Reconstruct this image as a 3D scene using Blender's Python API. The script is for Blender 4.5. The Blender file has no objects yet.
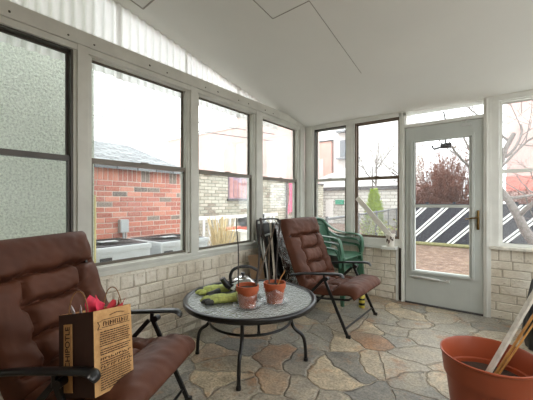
import bpy, bmesh, math, random
import numpy as np
from mathutils import Vector, Matrix, Euler, noise

C = bpy.context.scene.collection
SC = bpy.context.scene
PI = math.pi

# ------------------------------------------------------------------ camera
YAW = math.atan2(236.5, 311.6)
cam_data = bpy.data.cameras.new('camera')
cam_data.sensor_width = 36.0
cam_data.lens = 36.0 * 311.6 / 533.0
cam_data.shift_y = 2.0 / 533.0
cam_data.clip_start = 0.02
cam = bpy.data.objects.new('camera', cam_data)
C.objects.link(cam)
cam.location = (2.246, -3.865, 1.16)
cam.rotation_euler = (PI / 2, 0, YAW)
SC.camera = cam

# ------------------------------------------------------------------ world: bright overcast sky
W = bpy.data.worlds.new('overcast_sky')
SC.world = W
W.use_nodes = True
bg = W.node_tree.nodes['Background']
bg.inputs['Color'].default_value = (0.95, 0.98, 1.0, 1)
bg.inputs['Strength'].default_value = 1.0

# ------------------------------------------------------------------ lamps: unseen fill light added under the ceiling to brighten the room
def area(name, loc, rot, sx, sy, power, col=(1, 1, 1)):
    d = bpy.data.lights.new(name, 'AREA')
    d.shape = 'RECTANGLE'; d.size = sx; d.size_y = sy; d.energy = power; d.color = col
    o = bpy.data.objects.new(name, d); C.objects.link(o)
    o.location = loc; o.rotation_euler = rot
    return o
area('added_fill_light', (2.55, -3.2, 2.66), (0, 0, 0), 0.5, 0.5, 5, (1, 0.93, 0.84))

SC.view_settings.view_transform = 'Standard'
SC.view_settings.look = 'None'
SC.view_settings.exposure = 2.1
SC.view_settings.gamma = 1.0
SC.view_settings.use_curve_mapping = False
SC.cycles.transparent_max_bounces = 32
SC.cycles.max_bounces = 10
SC.cycles.diffuse_bounces = 6
SC.cycles.use_denoising = True
SC.cycles.sample_clamp_indirect = 6.0

# ================================================================== materials
MATS = {}
def lin(c):
    return tuple(((v / 255.0) / 12.92 if v / 255.0 <= 0.04045 else ((v / 255.0 + 0.055) / 1.055) ** 2.4) for v in c)

class NT:
    def __init__(self, name):
        self.m = bpy.data.materials.new(name); self.m.use_nodes = True
        self.t = self.m.node_tree; self.n = self.t.nodes; self.l = self.t.links
        self.n.clear()
        self.out = self.n.new('ShaderNodeOutputMaterial')
    def node(self, kind, **kw):
        nd = self.n.new(kind)
        for k, v in kw.items():
            if hasattr(nd, k): setattr(nd, k, v)
            else: nd.inputs[k].default_value = v
        return nd
    def link(self, a, b): self.l.new(a, b)
    def surf(self, sock): self.link(sock, self.out.inputs['Surface'])
    def coords(self, scale=1.0, kind='Object'):
        tc = self.node('ShaderNodeTexCoord')
        mp = self.node('ShaderNodeMapping')
        mp.inputs['Scale'].default_value = (scale,) * 3 if not hasattr(scale, '__len__') else scale
        self.link(tc.outputs[kind], mp.inputs['Vector'])
        return mp.outputs['Vector']
    def noise(self, vec, scale, detail=4, rough=0.55):
        nz = self.node('ShaderNodeTexNoise')
        nz.inputs['Scale'].default_value = scale; nz.inputs['Detail'].default_value = detail
        nz.inputs['Roughness'].default_value = rough
        self.link(vec, nz.inputs['Vector'])
        return nz.outputs['Fac']
    def ramp(self, fac, stops, interp='LINEAR'):
        r = self.node('ShaderNodeValToRGB'); cr = r.color_ramp; cr.interpolation = interp
        while len(cr.elements) < len(stops): cr.elements.new(0.5)
        for e, (p, c) in zip(cr.elements, stops):
            e.position = p; e.color = (*c[:3], 1)
        self.link(fac, r.inputs['Fac'])
        return r.outputs['Color']
    def mix(self, fac, a, b, blend='MIX'):
        mx = self.node('ShaderNodeMix', data_type='RGBA', blend_type=blend)
        for s, i in ((fac, 0), (a, 6), (b, 7)):
            if hasattr(s, 'links'): self.link(s, mx.inputs[i])
            elif i == 0: mx.inputs[0].default_value = s
            else: mx.inputs[i].default_value = (*s[:3], 1)
        return mx.outputs[2]
    def bump(self, h, strength=0.3, dist=0.01):
        b = self.node('ShaderNodeBump'); b.inputs['Strength'].default_value = strength
        b.inputs['Distance'].default_value = dist
        self.link(h, b.inputs['Height'])
        return b.outputs['Normal']
    def principled(self, color, rough=0.5, metal=0.0, normal=None, **kw):
        p = self.node('ShaderNodeBsdfPrincipled')
        if hasattr(color, 'links'): self.link(color, p.inputs['Base Color'])
        else: p.inputs['Base Color'].default_value = (*color[:3], 1)
        if hasattr(rough, 'links'): self.link(rough, p.inputs['Roughness'])
        else: p.inputs['Roughness'].default_value = rough
        p.inputs['Metallic'].default_value = metal
        if normal is not None: self.link(normal, p.inputs['Normal'])
        for k, v in kw.items(): p.inputs[k].default_value = v
        return p

def simple(name, rgb, rough=0.5, metal=0.0, var=0.12, nscale=8.0, bump=0.0, bscale=60.0, bdist=0.004, **kw):
    """one colour with a slow, mottled variation and fine bump"""
    t = NT(name); v = t.coords()
    c = lin(rgb)
    f = t.noise(v, nscale, 5)
    col = t.ramp(f, [(0.3, tuple(x * (1 - var) for x in c)), (0.7, tuple(min(1, x * (1 + var)) for x in c))])
    nrm = t.bump(t.noise(v, bscale, 3), bump, bdist) if bump else None
    p = t.principled(col, rough, metal, nrm, **kw)
    t.surf(p.outputs[0]); MATS[name] = t.m
    return t.m

simple('trim_paint', (200, 201, 193), 0.45, var=0.10, nscale=5, bump=0.06, bscale=30)
simple('trim_white', (220, 221, 215), 0.45, var=0.08, nscale=5, bump=0.06, bscale=30)
simple('door_paint', (190, 195, 190), 0.42, var=0.07, nscale=3, bump=0.04, bscale=25)
simple('ceiling_paint', (220, 219, 213), 0.7, var=0.03, nscale=1.2, bump=0.05, bscale=18)
simple('house_paint', (138, 120, 104), 0.7, var=0.05, nscale=2)
simple('seam_dark', (70, 64, 56), 0.8)
simple('seam_grey', (150, 146, 138), 0.8)
simple('sash_grey', (104, 97, 86), 0.4, metal=0.2, var=0.15)
simple('bronze_sash', (66, 62, 56), 0.4, metal=0.3, var=0.2)
simple('wood_sash', (104, 88, 72), 0.5, var=0.2, nscale=20)
simple('black_paint', (18, 18, 19), 0.3, var=0.2, nscale=20)
simple('black_plastic', (20, 20, 21), 0.28, var=0.15, nscale=20)
simple('brass', (120, 96, 58), 0.35, metal=0.9)
simple('chrome', (200, 200, 198), 0.16, metal=1.0, var=0.05)
simple('aluminium', (205, 207, 205), 0.35, metal=0.6, var=0.06)
simple('green_plastic', (66, 106, 84), 0.38, var=0.12, nscale=6)
simple('terracotta_plastic', (150, 70, 40), 0.38, var=0.08, nscale=4, bump=0.02, bscale=200)
simple('terracotta', (164, 80, 44), 0.7, var=0.16, nscale=30, bump=0.05, bscale=150)
simple('soil', (62, 46, 36), 0.95, var=0.4, nscale=80, bump=0.5, bscale=90)
simple('stick_bark', (92, 78, 64), 0.8, var=0.35, nscale=40)
simple('dark_stick', (52, 44, 40), 0.7, var=0.35, nscale=40)
simple('bamboo', (178, 128, 66), 0.5, var=0.25, nscale=30)
simple('weathered_board', (205, 200, 188), 0.7, var=0.2, nscale=25, bump=0.1)
simple('white_board', (218, 214, 204), 0.6, var=0.06, nscale=12)
simple('glove_green', (176, 186, 104), 0.85, var=0.35, nscale=45, bump=0.2, bscale=220)
simple('glove_dark', (44, 46, 44), 0.55, var=0.3, nscale=50, bump=0.1, bscale=200)
simple('bag_dark', (58, 34, 26), 0.6, var=0.1, nscale=20)
simple('bag_ink', (62, 38, 22), 0.8)
simple('tissue_pink', (222, 58, 88), 0.7, var=0.2, nscale=30)
simple('tissue_red', (176, 44, 52), 0.7, var=0.2, nscale=30)
simple('paper_white', (226, 224, 232), 0.7, var=0.05)
simple('paper_twine', (150, 112, 72), 0.8, var=0.2, nscale=80)
simple('cardboard', (122, 98, 72), 0.85, var=0.12)
simple('can_yellow', (206, 188, 74), 0.4, var=0.12, nscale=40)
simple('ac_white', (196, 200, 202), 0.45, var=0.05)
simple('ac_grille', (44, 46, 50), 0.5, var=0.25, nscale=60)
simple('box_grey', (176, 182, 184), 0.5, var=0.08)
simple('pale_brick', (206, 176, 168), 0.9, var=0.12, nscale=1.2)
simple('faded_brick', (216, 172, 160), 0.9, var=0.12, nscale=1.2)
simple('pale_render', (206, 204, 200), 0.9, var=0.05, nscale=1)
simple('pale_pink', (206, 176, 170), 0.9, var=0.07, nscale=1)
simple('window_dark', (126, 134, 140), 0.2)
simple('roof_white', (205, 205, 203), 0.8, var=0.04)
simple('gutter_dark', (74, 72, 72), 0.6)
simple('bark_grey', (110, 103, 98), 0.9, var=0.3, nscale=12, bump=0.3, bscale=30)
simple('bark_brown', (72, 54, 45), 0.9, var=0.3, nscale=12, bump=0.3, bscale=30)
simple('twig_red', (112, 76, 64), 0.9, var=0.35, nscale=6)
simple('leaf_lime', (156, 178, 62), 0.8, var=0.3, nscale=9)
simple('leaf_olive', (136, 140, 92), 0.85, var=0.3, nscale=9)
simple('plume_straw', (214, 196, 152), 0.9, var=0.2, nscale=9)
simple('fence_black', (50, 51, 58), 0.8, var=0.6, nscale=26, bump=0.2, bscale=40)
simple('stripe_white', (232, 234, 232), 0.6, var=0.04)
simple('wire_grey', (104, 106, 106), 0.5, metal=0.5)
simple('red_wood', (196, 98, 78), 0.7, var=0.15, nscale=12)
simple('pink_cloth', (226, 110, 138), 0.85, var=0.12, nscale=14)
simple('faded_board', (170, 126, 124), 0.8, var=0.3, nscale=7)
simple('poster', (150, 128, 142), 0.7, var=0.35, nscale=7)
simple('orange_plastic', (226, 130, 40), 0.5)
simple('teal_plastic', (56, 140, 112), 0.5)
simple('red_stripe', (208, 128, 118), 0.7)
simple('yellow_trim', (196, 184, 128), 0.7)
simple('concrete', (188, 187, 184), 0.95, var=0.1, nscale=2, bump=0.1)
simple('lamp_white', (235, 232, 224), 0.5)

def mk_cushion():
    t = NT('brown_fabric'); v = t.coords()
    f = t.noise(v, 5, 5)
    col = t.ramp(f, [(0.3, lin((74, 41, 27))), (0.72, lin((93, 54, 37)))])
    wv = t.noise(v, 420, 2)
    wr = t.noise(v, 26, 3)
    nrm = t.bump(t.mix(0.4, wv, wr), 0.22, 0.004)
    p = t.principled(col, 0.6, 0, nrm)
    p.inputs['Specular IOR Level'].default_value = 0.32
    t.surf(p.outputs[0]); MATS['brown_fabric'] = t.m
mk_cushion()

def mk_kraft():
    t = NT('kraft_paper'); v = t.coords()
    f = t.noise(v, 30, 6, 0.7)
    col = t.ramp(f, [(0.3, lin((176, 132, 82))), (0.7, lin((206, 164, 110)))])
    nrm = t.bump(t.noise(v, 24, 4), 0.25, 0.006)
    t.surf(t.principled(col, 0.75, 0, nrm).outputs[0]); MATS['kraft_paper'] = t.m
mk_kraft()

def mk_painted_brick():
    t = NT('painted_brick'); v = t.coords()
    big = t.noise(v, 2.6, 6, 0.65); fine = t.noise(v, 26, 8, 0.75)
    col = t.ramp(big, [(0.28, lin((198, 187, 166))), (0.50, lin((226, 219, 203))), (0.72, lin((238, 234, 222)))])
    blot = t.ramp(t.noise(v, 7.5, 7, 0.75), [(0.54, (0, 0, 0)), (0.72, (0.5,) * 3)])
    col = t.mix(blot, col, lin((172, 150, 124)))
    chip = t.ramp(fine, [(0.60, (0, 0, 0)), (0.68, (1, 1, 1))])
    col = t.mix(chip, col, lin((140, 118, 94)))
    h = t.mix(0.45, t.noise(v, 13, 6), fine)
    nrm = t.bump(h, 1.0, 0.022)
    t.surf(t.principled(col, 0.7, 0, nrm).outputs[0]); MATS['painted_brick'] = t.m
mk_painted_brick()

def mk_mortar(name, rgb, dark=0.75):
    t = NT(name); v = t.coords()
    f = t.noise(v, 26, 6, 0.7); c = lin(rgb)
    col = t.ramp(f, [(0.3, tuple(x * dark for x in c)), (0.7, c)])
    t.surf(t.principled(col, 0.9, 0, t.bump(f, 0.6, 0.01)).outputs[0]); MATS[name] = t.m
mk_mortar('painted_mortar', (200, 190, 170), 0.6)
mk_mortar('red_mortar', (222, 206, 194))
mk_mortar('white_mortar', (130, 128, 116))

def mk_island_brick(name, stops, rough=0.85, soot=0.5):
    t = NT(name); v = t.coords()
    g = t.node('ShaderNodeNewGeometry')
    col = t.ramp(g.outputs['Random Per Island'], stops, 'CONSTANT')
    f = t.noise(v, 40, 6, 0.7)
    col = t.mix(t.ramp(f, [(0.35, (0, 0, 0)), (0.72, (soot,) * 3)]), col, lin((205, 186, 172)))
    t.surf(t.principled(col, rough, 0, t.bump(f, 0.6, 0.006)).outputs[0]); MATS[name] = t.m
mk_island_brick('red_brick', [(0, lin((176, 84, 62))), (0.25, lin((196, 104, 80))), (0.45, lin((166, 74, 56))),
                              (0.62, lin((208, 128, 106))), (0.80, lin((182, 92, 78))), (0.88, lin((112, 98, 90))), (0.96, lin((74, 66, 64)))])
mk_island_brick('white_brick', [(0, lin((162, 162, 146))), (0.3, lin((178, 176, 160))), (0.55, lin((148, 146, 128))),
                                (0.75, lin((184, 178, 162))), (0.92, lin((122, 114, 98)))])

def mk_block():
    t = NT('pale_block'); v = t.coords()
    sx = t.node('ShaderNodeSeparateXYZ'); t.link(v, sx.inputs[0]); cb = t.node('ShaderNodeCombineXYZ')
    t.link(sx.outputs[0], cb.inputs[0]); t.link(sx.outputs[2], cb.inputs[1])
    br = t.node('ShaderNodeTexBrick'); br.inputs['Scale'].default_value = 1.0
    br.inputs['Brick Width'].default_value = 0.5; br.inputs['Row Height'].default_value = 0.2; br.inputs['Mortar Size'].default_value = 0.02
    br.inputs['Color1'].default_value = (*lin((196, 194, 186)), 1); br.inputs['Color2'].default_value = (*lin((178, 176, 168)), 1); br.inputs['Mortar'].default_value = (*lin((140, 138, 132)), 1)
    t.link(cb.outputs[0], br.inputs['Vector'])
    t.surf(t.principled(br.outputs['Color'], 0.9).outputs[0]); MATS['pale_block'] = t.m
mk_block()

def mk_stucco():
    t = NT('stucco'); v = t.coords()
    f = t.noise(v, 38, 7, 0.7); b = t.noise(v, 1.5, 3)
    col = t.ramp(b, [(0.3, lin((214, 220, 203))), (0.7, lin((226, 230, 214)))])
    gr = t.ramp(t.noise(v, 55, 5, 0.75), [(0.36, (0.62,) * 3), (0.5, (0.95,) * 3), (0.66, (1.12,) * 3)])
    col = t.mix(1.0, col, gr, 'MULTIPLY')
    t.surf(t.principled(col, 0.95, 0, t.bump(f, 1.0, 0.09)).outputs[0]); MATS['stucco'] = t.m
mk_stucco()

def mk_shingle():
    t = NT('shingle')
    tc = t.node('ShaderNodeTexCoord'); mp = t.node('ShaderNodeMapping')
    t.link(tc.outputs['Object'], mp.inputs['Vector'])
    sx = t.node('ShaderNodeSeparateXYZ'); t.link(mp.outputs[0], sx.inputs[0])
    cb = t.node('ShaderNodeCombineXYZ')
    t.link(sx.outputs[1], cb.inputs[0]); t.link(sx.outputs[0], cb.inputs[1])
    br = t.node('ShaderNodeTexBrick')
    br.inputs['Color1'].default_value = (*lin((112, 114, 117)), 1); br.inputs['Color2'].default_value = (*lin((150, 152, 153)), 1)
    br.inputs['Mortar'].default_value = (*lin((66, 68, 70)), 1)
    br.inputs['Scale'].default_value = 1.0; br.inputs['Brick Width'].default_value = 0.32
    br.inputs['Row Height'].default_value = 0.15; br.inputs['Mortar Size'].default_value = 0.012
    t.link(cb.outputs[0], br.inputs['Vector'])
    t.surf(t.principled(br.outputs['Color'], 0.9).outputs[0]); MATS['shingle'] = t.m
mk_shingle()

def mk_paving():
    t = NT('flagstone'); v = t.coords()
    wn = t.node('ShaderNodeTexNoise'); wn.inputs['Scale'].default_value = 2.1; wn.inputs['Detail'].default_value = 3
    t.link(v, wn.inputs['Vector'])
    off = t.node('ShaderNodeVectorMath', operation='MULTIPLY_ADD')
    t.link(wn.outputs['Color'], off.inputs[0]); off.inputs[1].default_value = (0.40, 0.40, 0); t.link(v, off.inputs[2])
    vec = off.outputs[0]
    sc = 3.7
    vo = t.node('ShaderNodeTexVoronoi', voronoi_dimensions='2D', feature='F1'); vo.inputs['Scale'].default_value = sc
    ve = t.node('ShaderNodeTexVoronoi', voronoi_dimensions='2D', feature='DISTANCE_TO_EDGE'); ve.inputs['Scale'].default_value = sc
    t.link(vec, vo.inputs['Vector']); t.link(vec, ve.inputs['Vector'])
    sep = t.node('ShaderNodeSeparateColor'); t.link(vo.outputs['Color'], sep.inputs[0])
    stone = t.ramp(sep.outputs[0], [(0, lin((166, 154, 134))), (0.16, lin((142, 137, 127))), (0.30, lin((122, 123, 120))),
                                    (0.42, lin((178, 164, 140))), (0.55, lin((156, 132, 110))), (0.66, lin((128, 127, 120))),
                                    (0.78, lin((92, 96, 99))), (0.85, lin((140, 104, 80))), (0.91, lin((156, 148, 134)))], 'CONSTANT')
    stone = t.mix(0.28, stone, lin((160, 151, 134)))
    mott = t.noise(v, 7, 10, 0.78)
    mcol = t.ramp(mott, [(0.30, (0.42, 0.40, 0.37)), (0.5, (1, 1, 1)), (0.70, (1.7, 1.62, 1.5))])
    stone = t.mix(0.9, stone, mcol, 'MULTIPLY')
    patch = t.ramp(t.noise(v, 3.1, 6, 0.65), [(0.46, (0, 0, 0)), (0.66, (0.55, 0.55, 0.55))])
    stone = t.mix(patch, stone, lin((150, 140, 124)))
    rust = t.ramp(t.noise(v, 4.6, 6, 0.7), [(0.54, (0, 0, 0)), (0.68, (0.75, 0.75, 0.75))])
    stone = t.mix(rust, stone, lin((150, 110, 76)))
    speck = t.ramp(t.noise(v, 60, 4, 0.7), [(0.36, (0.55,) * 3), (0.5, (1,) * 3), (0.66, (1.35,) * 3)])
    stone = t.mix(0.8, stone, speck, 'MULTIPLY')
    edn = t.node('ShaderNodeMath', operation='MULTIPLY_ADD'); t.link(t.noise(v, 11, 6, 0.7), edn.inputs[0]); edn.inputs[1].default_value = 0.12; t.link(ve.outputs['Distance'], edn.inputs[2])
    edge = t.ramp(edn.outputs[0], [(0.064, (1, 1, 1)), (0.080, (0, 0, 0))])
    crack = t.ramp(edn.outputs[0], [(0.074, (0, 0, 0)), (0.081, (0.6,) * 3), (0.090, (0, 0, 0))])
    mort = t.ramp(t.noise(v, 18, 8, 0.75), [(0.32, lin((100, 92, 82))), (0.5, lin((150, 141, 127))), (0.7, lin((186, 178, 163)))])
    col = t.mix(edge, stone, mort)
    col = t.mix(crack, col, lin((62, 56, 50)))
    hh = t.ramp(edn.outputs[0], [(0.066, (0, 0, 0)), (0.11, (1, 1, 1))])
    h = t.mix(0.4, hh, t.noise(v, 12, 9, 0.7))
    col = t.mix(1.0, col, (1.22, 1.20, 1.16), 'MULTIPLY')
    rg = t.ramp(t.noise(v, 7, 4), [(0.3, (0.36,) * 3), (0.7, (0.62,) * 3)])
    p = t.principled(col, rg, 0, t.bump(h, 0.9, 0.02))
    t.surf(p.outputs[0]); MATS['flagstone'] = t.m
mk_paving()

def mk_yard():
    t = NT('leaf_mulch'); v = t.coords()
    f = t.noise(v, 6, 10, 0.85); g = t.noise(v, 0.7, 4)
    col = t.ramp(f, [(0.3, lin((52, 38, 30))), (0.5, lin((118, 92, 76))), (0.7, lin((176, 154, 134)))])
    gr = t.ramp(g, [(0.56, (0, 0, 0)), (0.7, (0.7, 0.7, 0.7))])
    col = t.mix(gr, col, lin((124, 126, 76)))
    t.surf(t.principled(col, 0.95, 0, t.bump(f, 0.8, 0.05)).outputs[0]); MATS['leaf_mulch'] = t.m
mk_yard()

def mk_glass(name, veil, refl=0.5):
    t = NT(name)
    v = t.coords()
    tr = t.node('ShaderNodeBsdfTransparent'); tr.inputs[0].default_value = (0.97, 0.985, 0.98, 1)
    gl = t.node('ShaderNodeBsdfGlossy'); gl.inputs['Roughness'].default_value = 0.02
    tl = t.node('ShaderNodeBsdfTranslucent'); tl.inputs[0].default_value = (1, 1, 1, 1)
    fr = t.node('ShaderNodeFresnel'); fr.inputs['IOR'].default_value = 1.35
    mm = t.node('ShaderNodeMath', operation='MULTIPLY'); t.link(fr.outputs[0], mm.inputs[0]); mm.inputs[1].default_value = refl
    m1 = t.node('ShaderNodeMixShader'); t.link(mm.outputs[0], m1.inputs[0]); t.link(tr.outputs[0], m1.inputs[1]); t.link(gl.outputs[0], m1.inputs[2])
    d = t.ramp(t.noise(v, 3, 5), [(0.3, (veil * 0.7,) * 3), (0.7, (veil * 1.3,) * 3)])  # white translucent mix puts the washed-out haze of the view into the panes
    m2 = t.node('ShaderNodeMixShader'); t.link(d, m2.inputs[0]); t.link(m1.outputs[0], m2.inputs[1]); t.link(tl.outputs[0], m2.inputs[2])
    t.surf(m2.outputs[0]); MATS[name] = t.m
mk_glass('window_glass', 0.045, 0.14)
mk_glass('clean_glass', 0.010, 0.14)
mk_glass('lower_glass', 0.03, 0.14)
simple('moss_edging', (128, 124, 84), 0.9, var=0.3, nscale=14)

def mk_film():
    t = NT('clear_film'); v = t.coords()
    tr = t.node('ShaderNodeBsdfTransparent'); tr.inputs[0].default_value = (0.93, 0.93, 0.93, 1)
    gl = t.node('ShaderNodeBsdfGlossy'); gl.inputs['Roughness'].default_value = 0.05
    n = t.bump(t.noise(v, 26, 4), 1.0, 0.03); t.link(n, gl.inputs['Normal'])
    m1 = t.node('ShaderNodeMixShader'); m1.inputs[0].default_value = 0.26
    t.link(tr.outputs[0], m1.inputs[1]); t.link(gl.outputs[0], m1.inputs[2])
    t.surf(m1.outputs[0]); MATS['clear_film'] = t.m
mk_film()

def mk_table_glass():
    t = NT('pebbled_glass'); v = t.coords()
    f = t.node('ShaderNodeTexVoronoi'); f.inputs['Scale'].default_value = 58; t.link(v, f.inputs['Vector'])
    n = t.bump(f.outputs['Distance'], 0.9, 0.010)
    tr = t.node('ShaderNodeBsdfTransparent'); tr.inputs[0].default_value = (0.55, 0.64, 0.62, 1)
    gl = t.node('ShaderNodeBsdfGlossy'); gl.inputs['Roughness'].default_value = 0.07; t.link(n, gl.inputs['Normal'])
    df = t.node('ShaderNodeBsdfDiffuse'); df.inputs[0].default_value = (*lin((226, 234, 232)), 1); t.link(n, df.inputs['Normal'])
    a = t.node('ShaderNodeMixShader'); a.inputs[0].default_value = 0.55
    t.link(tr.outputs[0], a.inputs[1]); t.link(df.outputs[0], a.inputs[2])
    b = t.node('ShaderNodeMixShader'); fr = t.node('ShaderNodeFresnel'); fr.inputs['IOR'].default_value = 2.1
    t.link(n, fr.inputs['Normal']); t.link(fr.outputs[0], b.inputs[0])
    t.link(a.outputs[0], b.inputs[1]); t.link(gl.outputs[0], b.inputs[2])
    t.surf(b.outputs[0]); MATS['pebbled_glass'] = t.m
mk_table_glass()

def mk_fibreglass():
    t = NT('fibreglass'); v = t.coords()
    df = t.node('ShaderNodeBsdfDiffuse'); tl = t.node('ShaderNodeBsdfTranslucent')
    col = t.ramp(t.noise(v, 2.5, 5), [(0.3, lin((236, 236, 234))), (0.7, lin((250, 250, 249)))])
    t.link(col, df.inputs[0]); t.link(col, tl.inputs[0])
    m = t.node('ShaderNodeMixShader'); m.inputs[0].default_value = 0.72
    t.link(df.outputs[0], m.inputs[1]); t.link(tl.outputs[0], m.inputs[2])
    tp = t.node('ShaderNodeBsdfTransparent'); m3 = t.node('ShaderNodeMixShader'); m3.inputs[0].default_value = 0.22
    t.link(m.outputs[0], m3.inputs[1]); t.link(tp.outputs[0], m3.inputs[2])
    t.surf(m3.outputs[0]); MATS['fibreglass'] = t.m
mk_fibreglass()

# ================================================================== mesh helpers
class MB:
    """collects shapes into one mesh"""
    def __init__(self, xf=None):
        self.v = []; self.f = []; self.xf = xf
    def add(self, verts, faces):
        b = len(self.v)
        for p in verts: self.v.append(tuple(self.xf(*p)) if self.xf else tuple(p))
        self.f += [tuple(b + i for i in fc) for fc in faces]
        return self
    def box(self, a, b):
        x0, y0, z0 = (min(a[i], b[i]) for i in range(3)); x1, y1, z1 = (max(a[i], b[i]) for i in range(3))
        return self.add([(x0, y0, z0), (x1, y0, z0), (x1, y1, z0), (x0, y1, z0), (x0, y0, z1), (x1, y0, z1), (x1, y1, z1), (x0, y1, z1)],
                        [(0, 3, 2, 1), (4, 5, 6, 7), (0, 1, 5, 4), (1, 2, 6, 5), (2, 3, 7, 6), (3, 0, 4, 7)])
    def obox(self, o, e1, e2, e3):
        o, e1, e2, e3 = map(Vector, (o, e1, e2, e3))
        p = [o, o + e1, o + e1 + e2, o + e2]; p += [q + e3 for q in p]
        return self.add(p, [(0, 3, 2, 1), (4, 5, 6, 7), (0, 1, 5, 4), (1, 2, 6, 5), (2, 3, 7, 6), (3, 0, 4, 7)])
    def bar(self, p0, p1, w, h, up=(0, 0, 1)):
        p0, p1, up = Vector(p0), Vector(p1), Vector(up)
        d = (p1 - p0).normalized(); s = d.cross(up)
        if s.length < 1e-4: s = d.cross(Vector((1, 0, 0)))
        s.normalize(); u = s.cross(d).normalized()
        return self.obox(p0 - s * w / 2 - u * h / 2, s * w, u * h, p1 - p0)
    def tube(self, pts, r, seg=8, closed=False, flat=None):
        pts = [Vector(p) for p in pts]; n = len(pts)
        rs = list(r) if hasattr(r, '__len__') else [r] * n
        tang = []
        for i in range(n):
            a = pts[(i - 1) % n] if (closed or i > 0) else pts[i]
            b = pts[(i + 1) % n] if (closed or i < n - 1) else pts[i]
            tang.append((b - a).normalized())
        nr = tang[0].orthogonal().normalized()
        if flat is not None:
            nr = Vector(flat)
        rings = []
        for i in range(n):
            nr = nr - tang[i] * nr.dot(tang[i])
            nr = nr.normalized() if nr.length > 1e-6 else tang[i].orthogonal().normalized()
            bi = tang[i].cross(nr)
            rings.append([pts[i] + (nr * math.cos(2 * PI * k / seg) + bi * math.sin(2 * PI * k / seg)) * rs[i] for k in range(seg)])
        vs = [p for rg in rings for p in rg]; fs = []
        m = n if closed else n - 1
        for i in range(m):
            a, b = i * seg, ((i + 1) % n) * seg
            for k in range(seg):
                fs.append((a + k, a + (k + 1) % seg, b + (k + 1) % seg, b + k))
        if not closed:
            fs.append(tuple(reversed(range(seg)))); fs.append(tuple((n - 1) * seg + k for k in range(seg)))
        return self.add(vs, fs)
    def lathe(self, prof, seg=32, c=(0, 0, 0), wob=0.0, seed=0):
        vs = []; fs = []; n = len(prof); rnd = random.Random(seed)
        for r, z in prof:
            for k in range(seg):
                a = 2 * PI * k / seg
                rr = r * (1 + wob * (rnd.random() - 0.5)) if wob else r
                vs.append((c[0] + rr * math.cos(a), c[1] + rr * math.sin(a), c[2] + z + (wob * 0.05 * (rnd.random() - 0.5) if wob else 0)))
        for i in range(n - 1):
            for k in range(seg):
                fs.append((i * seg + k, i * seg + (k + 1) % seg, (i + 1) * seg + (k + 1) % seg, (i + 1) * seg + k))
        if prof[0][0] > 1e-4: fs.append(tuple(reversed(range(seg))))
        if prof[-1][0] > 1e-4: fs.append(tuple((n - 1) * seg + k for k in range(seg)))
        return self.add(vs, fs)
    def grid(self, P):
        n, m = len(P), len(P[0])
        return self.add([p for row in P for p in row],
                        [(i * m + j, i * m + j + 1, (i + 1) * m + j + 1, (i + 1) * m + j) for i in range(n - 1) for j in range(m - 1)])
    def slab(self, P, Q):
        """closed shell between two grids of the same size"""
        n, m = len(P), len(P[0]); b = n * m
        vs = [p for row in P for p in row] + [p for row in Q for p in row]; fs = []
        for i in range(n - 1):
            for j in range(m - 1):
                q = (i * m + j, i * m + j + 1, (i + 1) * m + j + 1, (i + 1) * m + j)
                fs.append(q); fs.append(tuple(b + k for k in reversed(q)))
        rim = [j for j in range(m)] + [i * m + m - 1 for i in range(1, n)] + [(n - 1) * m + j for j in range(m - 2, -1, -1)] + [i * m for i in range(n - 2, 0, -1)]
        for k in range(len(rim)):
            a, c = rim[k], rim[(k + 1) % len(rim)]
            fs.append((c, a, b + a, b + c))
        return self.add(vs, fs)
    def build(self, name, mat, parent=None, smooth=None, bevel=0.0, recalc=True):
        me = bpy.data.meshes.new(name)
        bm = bmesh.new()
        vv = [bm.verts.new(p) for p in self.v]
        for fc in self.f:
            try: bm.faces.new([vv[i] for i in fc])
            except ValueError: pass
        if recalc: bmesh.ops.recalc_face_normals(bm, faces=bm.faces)
        if bevel:
            bmesh.ops.bevel(bm, geom=list(bm.edges), offset=bevel, segments=2, affect='EDGES', profile=0.7, clamp_overlap=True)
        bm.to_mesh(me); bm.free()
        if smooth:
            for p in me.polygons: p.use_smooth = True
            me.set_sharp_from_angle(angle=math.radians(smooth))
        me.materials.append(MATS[mat] if isinstance(mat, str) else mat)
        o = bpy.data.objects.new(name, me); C.objects.link(o)
        if parent is not None: o.parent = parent
        return o

def tag(o, label=None, cat=None, group=None, kind=None):
    if label: o['label'] = label
    if cat: o['category'] = cat
    if group: o['group'] = group
    if kind: o['kind'] = kind
    return o
def thing(name, label, cat, loc=(0, 0, 0), rotz=0.0, group=None):
    o = bpy.data.objects.new(name, None); C.objects.link(o)
    o.empty_display_size = 0.1
    o.location = loc; o.rotation_euler = (0, 0, rotz)
    return tag(o, label, cat, group)
def struct(o, label=None):
    o['kind'] = 'structure'
    if label: o['label'] = label
    return o
def empty_struct(name, loc=(0, 0, 0)):
    o = bpy.data.objects.new(name, None); C.objects.link(o); o.location = loc; o.empty_display_size = 0.1
    return struct(o)
def copy_tree(o, parent=None):
    c = o.copy(); C.objects.link(c)
    if parent is not None: c.parent = parent
    for ch in list(o.children): copy_tree(ch, c)
    return c
def spline(pts, n=24, closed=False):
    """Catmull-Rom through pts"""
    P = [Vector(p) for p in pts]; out = []
    m = len(P) if closed else len(P) - 1
    per = max(2, n // m)
    for i in range(m):
        p1, p2 = P[i], P[(i + 1) % len(P)]
        p0 = P[i - 1] if (i > 0 or closed) else p1 * 2 - p2
        p3 = P[(i + 2) % len(P)] if (i + 2 < len(P) or closed) else p2 * 2 - p1
        for k in range(per):
            s = k / per
            out.append(0.5 * ((2 * p1) + (p2 - p0) * s + (2 * p0 - 5 * p1 + 4 * p2 - p3) * s * s + (3 * p1 - p0 - 3 * p2 + p3) * s ** 3))
    if not closed: out.append(P[-1])
    return out

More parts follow.
